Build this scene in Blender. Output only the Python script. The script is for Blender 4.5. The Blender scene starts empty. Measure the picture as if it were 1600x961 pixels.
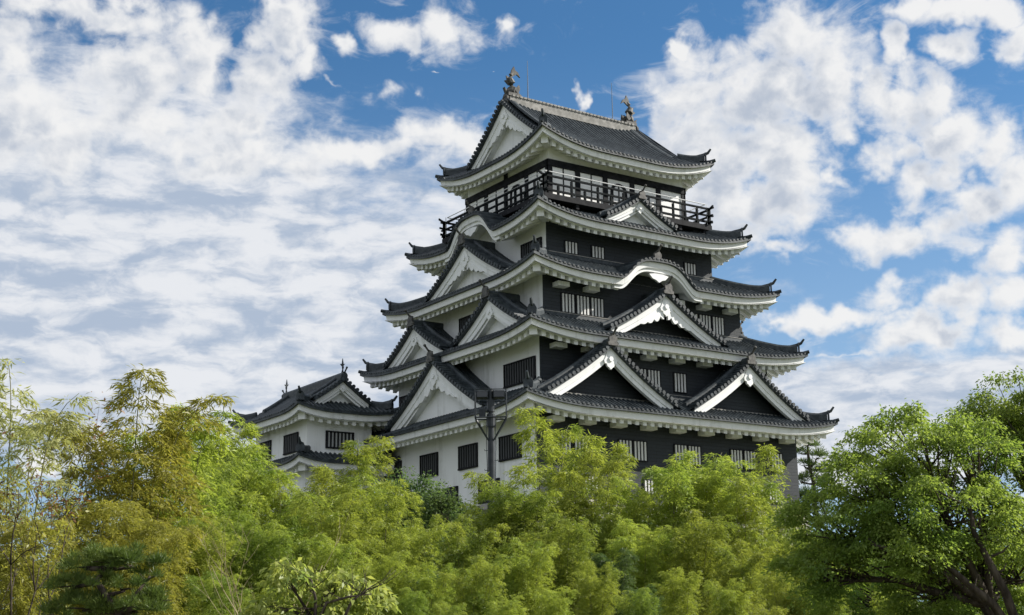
import bpy, math, random
import numpy as np
from mathutils import Vector, Matrix

# ------------------------------------------------------------------ camera
S = bpy.context.scene
COL = S.collection
R = math.radians
YAW, PITCH, ROLL = R(55.7344), R(13.6972), R(-0.8468)
cam_d = bpy.data.cameras.new("camera")
cam = bpy.data.objects.new("camera", cam_d)
COL.objects.link(cam)
_d = Vector((math.cos(PITCH)*math.cos(YAW), math.cos(PITCH)*math.sin(YAW), math.sin(PITCH)))
_r = Vector((math.sin(YAW), -math.cos(YAW), 0))
_u = _r.cross(_d)
_r2 = _r*math.cos(ROLL) + _u*math.sin(ROLL)
_u2 = -_r*math.sin(ROLL) + _u*math.cos(ROLL)
M = Matrix(((_r2.x, _u2.x, -_d.x, -51.240), (_r2.y, _u2.y, -_d.y, -68.068),
            (_r2.z, _u2.z, -_d.z, 0.0), (0, 0, 0, 1)))
cam.matrix_world = M
cam_d.sensor_width = 36
cam_d.lens = 50.06
cam_d.clip_start = 0.5
cam_d.clip_end = 6000
S.camera = cam

S.view_settings.view_transform = 'Standard'
S.view_settings.look = 'None'
S.view_settings.gamma = 1
S.view_settings.use_curve_mapping = False
S.view_settings.exposure = 0.70

# ------------------------------------------------------------------ sun
SUN = Vector((0.76, -0.34, 0.56)).normalized()
sun_d = bpy.data.lights.new("sun", 'SUN')
sun_d.energy = 4.8
sun_d.angle = R(0.5)
sun_d.color = (1.0, 0.95, 0.87)
sun = bpy.data.objects.new("sun", sun_d)
COL.objects.link(sun)
sun.rotation_euler = SUN.to_track_quat('Z', 'Y').to_euler()
SUN_EL = math.asin(SUN.z)
SUN_ROT = math.atan2(SUN.x, SUN.y)

# ------------------------------------------------------------------ world: sky with clouds
W = bpy.data.worlds.new("World")
S.world = W
W.use_nodes = True
nt = W.node_tree
nt.nodes.clear()

class G:
    """tiny expression builder on a node tree"""
    def __init__(s, t): s.t = t
    def new(s, k, **kw):
        n = s.t.nodes.new(k)
        for a, v in kw.items(): setattr(n, a, v)
        return n
    def put(s, sock, v):
        if isinstance(v, (int, float)): sock.default_value = v
        elif isinstance(v, (tuple, list)): sock.default_value = v
        else: s.t.links.new(v, sock)
    def m(s, op, a, b=0.0, c=None, clamp=False):
        n = s.new('ShaderNodeMath', operation=op); n.use_clamp = clamp
        s.put(n.inputs[0], a); s.put(n.inputs[1], b)
        if c is not None: s.put(n.inputs[2], c)
        return n.outputs[0]
    def ss(s, v, lo, hi, a=0.0, b=1.0):
        n = s.new('ShaderNodeMapRange', interpolation_type='SMOOTHSTEP')
        s.put(n.inputs[0], v)
        for i, q in enumerate((lo, hi, a, b)): s.put(n.inputs[1+i], q)
        return n.outputs[0]
    def lin(s, v, lo, hi, a=0.0, b=1.0):
        n = s.new('ShaderNodeMapRange')
        s.put(n.inputs[0], v)
        for i, q in enumerate((lo, hi, a, b)): s.put(n.inputs[1+i], q)
        return n.outputs[0]
    def xyz(s, x, y, z=0.0):
        n = s.new('ShaderNodeCombineXYZ')
        s.put(n.inputs[0], x); s.put(n.inputs[1], y); s.put(n.inputs[2], z)
        return n.outputs[0]
    def sep(s, v):
        n = s.new('ShaderNodeSeparateXYZ'); s.put(n.inputs[0], v); return n.outputs
    def noise(s, v, scale, detail=6, rough=0.55, dist=0.0, out=0):
        n = s.new('ShaderNodeTexNoise'); s.put(n.inputs['Vector'], v)
        n.inputs['Scale'].default_value = scale; n.inputs['Detail'].default_value = detail
        n.inputs['Roughness'].default_value = rough; n.inputs['Distortion'].default_value = dist
        return n.outputs[out]
    def mixc(s, f, a, b, bt='MIX'):
        n = s.new('ShaderNodeMix', data_type='RGBA', blend_type=bt)
        s.put(n.inputs[0], f); s.put(n.inputs[6], a); s.put(n.inputs[7], b)
        return n.outputs[2]
    def vm(s, op, a, b=None, scale=None):
        n = s.new('ShaderNodeVectorMath', operation=op); s.put(n.inputs[0], a)
        if b is not None: s.put(n.inputs[1], b)
        if scale is not None: s.put(n.inputs[3], scale)
        return n.outputs['Value'] if op in ('LENGTH', 'DOT_PRODUCT') else n.outputs[0]

def sky_nodes():
    g = G(nt)
    sky = g.new('ShaderNodeTexSky', sky_type='NISHITA', sun_disc=False)
    sky.sun_elevation = SUN_EL; sky.sun_rotation = SUN_ROT
    sky.air_density = 1.0; sky.dust_density = 0.5; sky.ozone_density = 3.0
    d = g.new('ShaderNodeTexCoord').outputs['Generated']
    x, y, z = g.sep(d)
    # azimuth from the north-east (55.7 deg), degrees, positive to the right; elevation in degrees
    cy, sy = math.cos(R(55.7344)), math.sin(R(55.7344))
    fwd = g.m('ADD', g.m('MULTIPLY', x, cy), g.m('MULTIPLY', y, sy))
    rgt = g.m('SUBTRACT', g.m('MULTIPLY', x, sy), g.m('MULTIPLY', y, cy))
    az = g.m('MULTIPLY', g.m('ARCTAN2', rgt, fwd), 180/math.pi)
    el = g.m('MULTIPLY', g.m('ARCSINE', z), 180/math.pi)
    P = g.xyz(az, el)
    wv = g.vm('SCALE', g.vm('SUBTRACT', g.noise(P, 0.45, 4, 0.6, out=1), (0.5, 0.5, 0.5)), scale=2.2)
    Q = g.vm('ADD', P, wv)
    def field(blobs, far, Q=Q):
        acc = far
        for (bx, by, rx, ry, wgt) in blobs:
            v = g.vm('MULTIPLY', g.vm('SUBTRACT', Q, (bx, by, 0)), (1/rx, 1/ry, 0))
            f = g.m('MULTIPLY_ADD', g.vm('LENGTH', v), -0.9, wgt)
            acc = g.m('MAXIMUM', acc, f)
        return acc
    P3 = g.xyz(az, g.m('MULTIPLY', el, 1.15))
    # behind and above the photographed part of the sky: unseen scattered cloud, more of it added to brighten the shaded walls
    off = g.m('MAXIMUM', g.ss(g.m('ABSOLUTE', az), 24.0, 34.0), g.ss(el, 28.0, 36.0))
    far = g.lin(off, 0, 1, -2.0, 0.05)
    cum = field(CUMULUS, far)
    def texture(p, det):
        nb = g.noise(p, 0.30, 3, 0.5, 0.2)
        nf = g.noise(p, 0.80, det, 0.56, 0.25)
        vo = g.new('ShaderNodeTexVoronoi', feature='SMOOTH_F1'); g.put(vo.inputs['Vector'], g.vm('ADD', p, g.vm('SCALE', wv, scale=0.4)))
        vo.inputs['Scale'].default_value = 0.75; vo.inputs['Smoothness'].default_value = 0.6
        puff = g.lin(vo.outputs['Distance'], 0.0, 0.9, 0.25, -0.30)
        t = g.m('ADD', g.m('MULTIPLY', g.m('SUBTRACT', nf, 0.5), 1.6), g.m('MULTIPLY', g.m('SUBTRACT', nb, 0.5), 0.7))
        return g.m('ADD', t, puff)
    dens = g.m('ADD', cum, texture(P3, 7))
    aC = g.m('MULTIPLY', g.ss(dens, -0.16, 0.62), 0.97)
    # how much cloud lies towards the light, which comes from the right and above
    off1 = (0.75, 0.85, 0)
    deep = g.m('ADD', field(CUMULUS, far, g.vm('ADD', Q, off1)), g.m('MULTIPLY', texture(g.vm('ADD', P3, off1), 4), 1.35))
    shade = g.m('MULTIPLY', g.ss(deep, -0.1, 1.05), g.ss(dens, 0.1, 0.8))
    colC = g.mixc(shade, CLOUD_LIT, CLOUD_SHADE)
    # flat sheet of altocumulus seen in perspective
    rr = g.m('DIVIDE', 1.0, g.m('TANGENT', g.m('MULTIPLY', g.m('MAXIMUM', el, 4.0), math.pi/180)))
    ar = g.m('MULTIPLY', az, math.pi/180)
    PL = g.xyz(g.m('MULTIPLY', g.m('SINE', ar), rr), g.m('MULTIPLY', g.m('COSINE', ar), rr))
    strk = field(STREAK, g.lin(off, 0, 1, -2.0, 0.45))  # cloud sheet outside the view also thickened for more ambient light
    n2 = g.noise(PL, 1.1, 7, 0.54, 0.5)
    n2b = g.noise(g.vm('MULTIPLY', P3, (0.5, 1.0, 1.0)), 0.9, 6, 0.6, 0.4)
    dens2 = g.m('ADD', strk, g.m('ADD', g.m('MULTIPLY', g.m('SUBTRACT', n2, 0.5), 1.3), g.m('MULTIPLY', g.m('SUBTRACT', n2b, 0.5), 1.1)))
    aS = g.m('MULTIPLY', g.ss(dens2, -0.15, 0.55), 0.96)
    PM = g.vm('ADD', g.xyz(g.m('MULTIPLY', az, 0.42), g.m('MULTIPLY', el, 1.15)), g.vm('SCALE', wv, scale=0.3))
    n3 = g.noise(g.vm('ADD', PM, (0.25, 0.35, 0)), 0.85, 6, 0.58, 0.3)
    n4 = g.noise(PL, 0.9, 3, 0.5)
    s3 = g.ss(g.m('ADD', g.m('MULTIPLY', n3, 0.7), g.m('MULTIPLY', n4, 0.3)), 0.41, 0.60)
    colS = g.mixc(s3, CLOUD_LIT2, CLOUD_SHADE2)
    veil = g.m('MULTIPLY', g.ss(el, 25.0, 2.0), 0.7)
    blue = g.mixc(1.0, sky.outputs[0], SKY_TINT, 'MULTIPLY')
    c = g.mixc(veil, blue, VEIL)
    wisp = g.m('MULTIPLY', g.ss(g.m('ADD', g.noise(g.vm('MULTIPLY', P3, (0.6, 1.0, 1.0)), 0.55, 7, 0.62, 1.2), g.m('MULTIPLY', g.m('MAXIMUM', cum, -0.6), 0.16)), 0.47, 0.72), 0.42)
    c = g.mixc(wisp, c, CLOUD_LIT2)
    c = g.mixc(aS, c, colS)
    c = g.mixc(aC, c, colC)
    bg = g.new('ShaderNodeBackground'); g.put(bg.inputs[0], c); bg.inputs[1].default_value = SKY_STRENGTH
    out = g.new('ShaderNodeOutputWorld'); nt.links.new(bg.outputs[0], out.inputs[0])
    W.cycles.sampling_method = 'MANUAL'; W.cycles.sample_map_resolution = 256

# (azimuth, elevation, half-width, half-height in degrees, weight)
CUMULUS = [
    (-17.41, 24.59, 5.25, 1.37, 0.8), (-20.44, 22.94, 1.87, 1.25, 0.8), (-15.23, 22.38, 2.75, 1.87, 1), (-13.17, 23.03, 1.75, 1.75, 1), (-15.9, 20.61, 3.5, 1.12, 0.9),
    (-19.37, 20.06, 2.75, 2.25, 1), (-9.48, 24.48, 1.5, 2.0, 1), (-10.37, 22.7, 1.37, 1.5, 1), (-11.5, 20.91, 1.25, 1.12, 0.9), (-8.63, 23.28, 1.0, 1.12, 0.8),
    (-7.15, 23.96, 0.55, 0.65, 0.8), (-4.82, 24.76, 1.5, 0.9, 0.9), (-2.6, 24.91, 1.37, 1.2, 1), (-0.1, 24.85, 0.5, 0.5, 0.8), (-5.08, 22.14, 1.5, 0.75, 0.35),
    (-7.67, 22.57, 0.87, 0.3, 0.35), (-3.71, 21.9, 0.62, 0.5, 0.3), (-3.02, 23.16, 0.37, 0.15, 0.4), (-0.62, 23.49, 0.35, 0.2, 0.3), (-6.41, 19.97, 5.0, 0.75, 0.9),
    (-3.17, 20.44, 2.75, 0.9, 0.9), (-11.2, 19.67, 4.25, 1.25, 0.9), (-12.7, 24.4, 1.0, 1.5, 0.5), (8.05, 21.84, 2.12, 2.0, 1), (6.69, 21.67, 1.25, 1.75, 0.9),
    (7.47, 23.75, 0.65, 0.65, 0.8), (12.22, 23.99, 2.12, 1.87, 1), (10.72, 21.65, 2.75, 2.0, 1), (13.67, 22.13, 1.75, 2.25, 1), (8.73, 19.53, 3.0, 1.75, 1),
    (11.61, 19.08, 2.25, 2.0, 1), (10.2, 17.42, 3.25, 1.5, 1), (9.35, 16.33, 2.0, 1.25, 1), (10.88, 15.73, 1.75, 0.45, 0.8), (8.65, 18.02, 2.25, 1.5, 1),
    (14.03, 20.12, 1.0, 1.25, 0.8), (13.37, 18.19, 0.87, 0.75, 0.7), (16.21, 22.96, 0.65, 1.25, 0.9), (15.67, 21.19, 1.25, 1.5, 0.9), (15.48, 18.99, 1.5, 1.0, 0.9),
    (16.91, 20.8, 1.5, 1.37, 1), (18.04, 19.45, 1.75, 1.12, 1), (15.98, 18.94, 1.5, 0.75, 0.9), (17.14, 17.83, 1.5, 1.25, 0.9), (19.98, 19.09, 2.0, 1.0, 0.9),
    (19.27, 16.86, 1.87, 1.25, 0.9), (20.51, 17.2, 1.25, 1.75, 0.9), (15.71, 15.61, 2.75, 0.75, 1), (14.2, 15.61, 1.25, 0.45, 0.7), (17.48, 16.06, 1.25, 1.0, 0.8),
    (19.79, 14.85, 1.37, 1.25, 0.9), (16.97, 24.32, 1.62, 0.7, 0.9), (19.49, 23.97, 2.75, 0.8, 1), (18.61, 22.78, 1.25, 0.8, 0.9), (20.98, 22.8, 1.12, 1.0, 0.9),
    (15.02, 13.29, 1.5, 0.85, 1), (12.98, 12.73, 2.75, 0.6, 0.95), (16.41, 12.19, 2.25, 0.8, 1), (17.95, 13.06, 1.5, 1.0, 0.9), (19.89, 13.37, 1.25, 1.25, 0.9),
    (19.72, 11.68, 2.0, 0.75, 0.8), (10.95, 12.68, 0.9, 0.45, 0.7), (13.65, 11.51, 2.25, 0.25, 0.4), (3.07, 21.83, 0.32, 0.42, 0.8), (-18.55, 7.43, 1.75, 0.65, 0.7),
]
STREAK = [
    (-18.19, 16.99, 11.99, 4.25, 1.3), (-15.54, 13.7, 14.99, 4.25, 1.4), (-10.02, 15.18, 6.74, 1.75, 1.1), (-6.87, 14.48, 5.75, 1.75, 1.1), (-9.65, 11.12, 11.99, 2.75, 1.4),
    (-12.1, 8.81, 12.99, 1.75, 1.1), (15.71, 9.51, 8.24, 1.5, 1.3), (19.89, 8.51, 8.49, 2.0, 1.3), (10.18, 8.29, 6.49, 1.75, 1.2), (-5.31, 17.37, 2.25, 0.3, 0.7),
    (-6.11, 16.49, 3.25, 0.3, 0.7), (15.03, 7.08, 9.99, 1.5, 1),
]
SKY_STRENGTH = 0.1
CLOUD_LIT = (5.5, 5.5, 5.5, 1); CLOUD_SHADE = (3.0, 3.35, 3.95, 1)
CLOUD_LIT2 = (5.1, 5.2, 5.4, 1); CLOUD_SHADE2 = (2.7, 3.2, 4.0, 1)
VEIL = (2.74, 3.63, 4.9, 1)
SKY_TINT = (0.36, 0.60, 0.73, 1)
sky_nodes()

# ------------------------------------------------------------------ helpers
def mat(name, base, rough=0.7, spec=0.3, fn=None):
    m = bpy.data.materials.new(name); m.use_nodes = True
    b = m.node_tree.nodes['Principled BSDF']
    b.inputs['Base Color'].default_value = (*base, 1)
    b.inputs['Roughness'].default_value = rough
    b.inputs['Specular IOR Level'].default_value = spec
    if fn: fn(G(m.node_tree), b)
    return m

def noisy(c0, c1, scale=1.5, detail=5, bump=0.0, bscale=20.0, stretch=(1, 1, 1)):
    def fn(g, b):
        co = g.vm('MULTIPLY', g.new('ShaderNodeNewGeometry').outputs['Position'], stretch)
        f = g.ss(g.noise(co, scale, detail, 0.6), 0.35, 0.68)
        g.put(b.inputs['Base Color'], g.mixc(f, (*c0, 1), (*c1, 1)))
        if bump:
            bn = g.new('ShaderNodeBump'); bn.inputs['Strength'].default_value = bump; bn.inputs['Distance'].default_value = 0.05
            g.put(bn.inputs['Height'], g.noise(co, bscale, 4, 0.6)); g.put(b.inputs['Normal'], bn.outputs[0])
    return fn

def tile_fn(g, b):
    co = g.new('ShaderNodeNewGeometry').outputs['Position']
    n = g.noise(co, 3.2, 5, 0.7); n2 = g.noise(co, 0.45, 3, 0.5)
    rnd = g.new('ShaderNodeTexWhiteNoise'); rnd.noise_dimensions = '3D'
    g.put(rnd.inputs[0], g.vm('FLOOR', g.vm('SCALE', co, scale=3.4)))
    f = g.m('ADD', g.m('MULTIPLY', n, 0.55), g.m('ADD', g.m('MULTIPLY', n2, 0.35), g.m('MULTIPLY', rnd.outputs[0], 0.26)))
    c = g.mixc(g.ss(f, 0.35, 0.85), (0.012, 0.018, 0.023, 1), (0.056, 0.069, 0.077, 1))
    lich = g.m('MULTIPLY', g.ss(g.noise(co, 1.1, 6, 0.7), 0.58, 0.74), 0.25)
    c = g.mixc(lich, c, (0.12, 0.125, 0.115, 1))
    g.put(b.inputs['Base Color'], c)
    g.put(b.inputs['Roughness'], g.lin(n, 0.3, 0.7, 0.42, 0.7))
    bn = g.new('ShaderNodeBump'); bn.inputs['Strength'].default_value = 0.4; bn.inputs['Distance'].default_value = 0.03
    g.put(bn.inputs['Height'], n); g.put(b.inputs['Normal'], bn.outputs[0])

def plaster_fn(g, b):
    co = g.new('ShaderNodeNewGeometry').outputs['Position']
    st = g.noise(g.vm('MULTIPLY', co, (2.2, 2.2, 0.25)), 1.0, 6, 0.62)
    pt = g.noise(co, 0.5, 5, 0.6)
    f = g.m('MULTIPLY', g.ss(st, 0.44, 0.75), g.ss(pt, 0.36, 0.66))
    c = g.mixc(f, (0.86, 0.87, 0.87, 1), (0.58, 0.59, 0.57, 1))
    g.put(b.inputs['Base Color'], c)
    bn = g.new('ShaderNodeBump'); bn.inputs['Strength'].default_value = 0.12; bn.inputs['Distance'].default_value = 0.03
    g.put(bn.inputs['Height'], g.noise(co, 2.5, 5, 0.6)); g.put(b.inputs['Normal'], bn.outputs[0])

def iron_fn(g, b):
    co = g.new('ShaderNodeNewGeometry').outputs['Position']
    x, y, z = g.sep(co)
    br = g.new('ShaderNodeTexBrick'); g.put(br.inputs['Vector'], g.xyz(x, z))
    br.inputs['Scale'].default_value = 1.0; br.inputs['Brick Width'].default_value = 1.35; br.inputs['Row Height'].default_value = 0.19
    br.inputs['Mortar Size'].default_value = 0.012; br.inputs['Mortar Smooth'].default_value = 0.2
    br.inputs['Color1'].default_value = (0.026, 0.032, 0.038, 1); br.inputs['Color2'].default_value = (0.037, 0.044, 0.052, 1)
    br.inputs['Mortar'].default_value = (0.009, 0.010, 0.012, 1)
    n = g.noise(co, 0.8, 5, 0.6)
    g.put(b.inputs['Base Color'], g.mixc(0.35, br.outputs[0], g.mixc(n, (0.014, 0.018, 0.022, 1), (0.05, 0.055, 0.06, 1))))
    bn = g.new('ShaderNodeBump'); bn.inputs['Strength'].default_value = 0.5; bn.inputs['Distance'].default_value = 0.02
    g.put(bn.inputs['Height'], br.outputs[1]); bn.invert = True; g.put(b.inputs['Normal'], bn.outputs[0])

def stone_fn(g, b):
    co = g.new('ShaderNodeNewGeometry').outputs['Position']
    v = g.new('ShaderNodeTexVoronoi'); g.put(v.inputs['Vector'], g.vm('MULTIPLY', co, (1, 1, 1.35))); v.inputs['Scale'].default_value = 1.1
    e = g.new('ShaderNodeTexVoronoi', feature='DISTANCE_TO_EDGE'); g.put(e.inputs['Vector'], g.vm('MULTIPLY', co, (1, 1, 1.35))); e.inputs['Scale'].default_value = 1.1
    cell = g.sep(v.outputs['Color'])[0]
    n = g.noise(co, 5, 6, 0.65)
    c = g.mixc(g.m('ADD', g.m('MULTIPLY', cell, 0.6), g.m('MULTIPLY', n, 0.4)), (0.20, 0.19, 0.17, 1), (0.42, 0.40, 0.36, 1))
    c = g.mixc(g.ss(e.outputs['Distance'], 0.0, 0.06), (0.05, 0.05, 0.045, 1), c)
    g.put(b.inputs['Base Color'], c)
    bn = g.new('ShaderNodeBump'); bn.inputs['Strength'].default_value = 0.8; bn.inputs['Distance'].default_value = 0.2
    g.put(bn.inputs['Height'], g.m('ADD', g.ss(e.outputs['Distance'], 0, 0.15), g.m('MULTIPLY', n, 0.3))); g.put(b.inputs['Normal'], bn.outputs[0])

def leaf_mat(name, ca, cb, cc, trans=0.45, big=0.35):
    """leaves: colour differs from leaf to leaf and from spray to spray"""
    m = bpy.data.materials.new(name); m.use_nodes = True
    t = m.node_tree; t.nodes.clear(); g = G(t)
    geo = g.new('ShaderNodeNewGeometry')
    rnd = geo.outputs['Random Per Island']
    n = g.noise(geo.outputs['Position'], big, 3, 0.6)
    c = g.mixc(rnd, (*ca, 1), (*cb, 1))
    c = g.mixc(g.ss(n, 0.46, 0.66), c, (*cc, 1))
    oi = g.new('ShaderNodeObjectInfo')
    hs = g.new('ShaderNodeHueSaturation')
    g.put(hs.inputs['Hue'], g.lin(oi.outputs['Random'], 0, 1, 0.496, 0.509))
    g.put(hs.inputs['Value'], g.lin(oi.outputs['Random'], 0, 1, 0.86, 1.14)); g.put(hs.inputs['Color'], c)
    c = hs.outputs[0]
    df = g.new('ShaderNodeBsdfDiffuse'); g.put(df.inputs[0], c)
    tr = g.new('ShaderNodeBsdfTranslucent'); g.put(tr.inputs[0], g.mixc(1.0, c, (1.12, 1.1, 0.75, 1), 'MULTIPLY'))
    mx = g.new('ShaderNodeMixShader'); mx.inputs[0].default_value = trans
    t.links.new(df.outputs[0], mx.inputs[1]); t.links.new(tr.outputs[0], mx.inputs[2])
    gl = g.new('ShaderNodeBsdfGlossy'); gl.inputs['Roughness'].default_value = 0.45; gl.inputs[0].default_value = (1, 1, 1, 1)
    m2 = g.new('ShaderNodeMixShader'); m2.inputs[0].default_value = 0.015
    t.links.new(mx.outputs[0], m2.inputs[1]); t.links.new(gl.outputs[0], m2.inputs[2])
    o = g.new('ShaderNodeOutputMaterial'); t.links.new(m2.outputs[0], o.inputs[0])
    return m

PLASTER = mat('white_plaster', (0.8, 0.8, 0.77), 0.75, 0.2, plaster_fn)
IRON = mat('black_iron_plate', (0.02, 0.024, 0.03), 0.6, 0.25, iron_fn)
TILE = mat('grey_roof_tile', (0.06, 0.06, 0.06), 0.55, 0.4, tile_fn)
RIDGE = mat('ridge_tile', (0.05, 0.055, 0.06), 0.55, 0.4, noisy((0.018, 0.026, 0.032), (0.052, 0.063, 0.070), 4))
CREAM = mat('pale_ridge_plaster', (0.5, 0.48, 0.43), 0.8, 0.2, noisy((0.22, 0.215, 0.20), (0.36, 0.35, 0.33), 3))
ORN = mat('weathered_ornament', (0.2, 0.19, 0.17), 0.6, 0.3, noisy((0.035, 0.036, 0.036), (0.13, 0.125, 0.115), 5))
WOOD = mat('black_timber', (0.013, 0.014, 0.017), 0.75, 0.12, noisy((0.010, 0.011, 0.014), (0.026, 0.027, 0.03), 3))
RAILM = mat('railing_timber', (0.03, 0.032, 0.034), 0.8, 0.08, noisy((0.005, 0.007, 0.009), (0.014, 0.018, 0.020), 4))
PANE = mat('dark_opening', (0.008, 0.009, 0.011), 0.4, 0.3)
BARD = mat('dark_bar', (0.07, 0.075, 0.08), 0.6, 0.3)
BARP = mat('pale_bar', (0.35, 0.36, 0.36), 0.7, 0.2)
BARW = mat('white_bar', (0.70, 0.70, 0.68), 0.7, 0.2)
SHOJI = mat('white_panel', (0.84, 0.84, 0.82), 0.8, 0.1, noisy((0.86, 0.86, 0.85), (0.92, 0.92, 0.90), 1.2))
STEEL = mat('painted_steel', (0.03, 0.04, 0.05), 0.45, 0.4, noisy((0.010, 0.015, 0.020), (0.028, 0.034, 0.040), 3))
RODM = mat('rod_metal', (0.16, 0.2, 0.26), 0.5, 0.4)
CABLE = mat('white_handrail', (0.72, 0.73, 0.74), 0.4, 0.4)
GLASS = mat('lamp_glass', (0.03, 0.035, 0.04), 0.12, 0.6)
STONE = mat('stone_blocks', (0.3, 0.29, 0.26), 0.85, 0.2, stone_fn)

def obj(name, verts, faces, m, parent=None, smooth=False):
    me = bpy.data.meshes.new(name)
    me.from_pydata([tuple(v) for v in verts], [], faces)
    me.materials.append(m)
    if smooth: me.shade_smooth()
    me.update()
    o = bpy.data.objects.new(name, me); COL.objects.link(o)
    if parent is not None:
        o.parent = parent
        pm = parent
        loc = Vector((0, 0, 0))
        while pm is not None:
            loc += pm.location; pm = pm.parent
        o.location = -loc      # geometry is given in world coordinates
    return o

def tag(o, label=None, cat=None, group=None, kind=None):
    if label: o['label'] = label
    if cat: o['category'] = cat
    if group: o['group'] = group
    if kind: o['kind'] = kind
    return o

def empty(name, loc):
    o = bpy.data.objects.new(name, None); o.location = loc; o.empty_display_size = 0.3
    COL.objects.link(o); return o

class MB:
    def __init__(s): s.v = []; s.f = []
    def grid(s, rows):
        """rows: list of equal-length point lists"""
        b = len(s.v); n = len(rows[0])
        for r in rows: s.v.extend(r)
        for i in range(len(rows)-1):
            for j in range(n-1):
                s.f.append((b+i*n+j, b+i*n+j+1, b+(i+1)*n+j+1, b+(i+1)*n+j))
    def sweep(s, rings, closed=True, caps=True):
        b = len(s.v); n = len(rings[0])
        for r in rings: s.v.extend(r)
        for i in range(len(rings)-1):
            for j in range(n if closed else n-1):
                k = (j+1) % n
                s.f.append((b+i*n+j, b+i*n+k, b+(i+1)*n+k, b+(i+1)*n+j))
        if caps:
            s.f.append(tuple(b+j for j in range(n))[::-1])
            e = b+(len(rings)-1)*n
            s.f.append(tuple(e+j for j in range(n)))
    def box(s, x0, x1, y0, y1, z0, z1):
        s.sweep([[(x0, y0, z0), (x1, y0, z0), (x1, y1, z0), (x0, y1, z0)], [(x0, y0, z1), (x1, y0, z1), (x1, y1, z1), (x0, y1, z1)]])
    def fbox(s, fr, u0, u1, d0, d1, z0, z1):
        """box in a side frame"""
        s.sweep([[(*fr(u, d), z) for u, d in ((u0, d0), (u1, d0), (u1, d1), (u0, d1))] for z in (z0, z1)])
    def prism(s, pts2, fn, t0, t1):
        """closed 2-D outline extruded: fn(p, t) gives a point"""
        s.sweep([[fn(p, t0) for p in pts2], [fn(p, t1) for p in pts2]])
    def tube(s, pts, rad, n=6):
        pts = [Vector(p) for p in pts]; rings = []
        for i, p in enumerate(pts):
            t = (pts[min(i+1, len(pts)-1)]-pts[max(i-1, 0)]).normalized()
            a = t.cross(Vector((0, 0, 1)))
            if a.length < 0.05: a = t.cross(Vector((1, 0, 0)))
            a.normalize(); b = t.cross(a)
            r = rad[i] if isinstance(rad, (list, tuple)) else rad
            rings.append([tuple(p + a*r*math.cos(2*math.pi*k/n) + b*r*math.sin(2*math.pi*k/n)) for k in range(n)])
        s.sweep(rings)
    def ball(s, c, r, sz=1.0):
        rings = []
        for i in range(6):
            a = -math.pi/2 + math.pi*(i+0.15)/5.3
            rings.append([(c[0]+r*math.cos(a)*math.cos(k*math.pi/4), c[1]+r*math.cos(a)*math.sin(k*math.pi/4), c[2]+r*sz*math.sin(a)) for k in range(8)])
        s.sweep(rings)
    def build(s, name, m, parent=None, smooth=False): return obj(name, s.v, s.f, m, parent, smooth)

def side(cx, cy, a, b, k):
    """frame of one eave: u runs along it, d inward from it; returns (half length, point function)"""
    if k == 'S': return a, (lambda u, d: (cx+u, cy-b+d))
    if k == 'N': return a, (lambda u, d: (cx-u, cy+b-d))
    if k == 'W': return b, (lambda u, d: (cx-a+d, cy-u))
    return b, (lambda u, d: (cx+a-d, cy+u))

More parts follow.
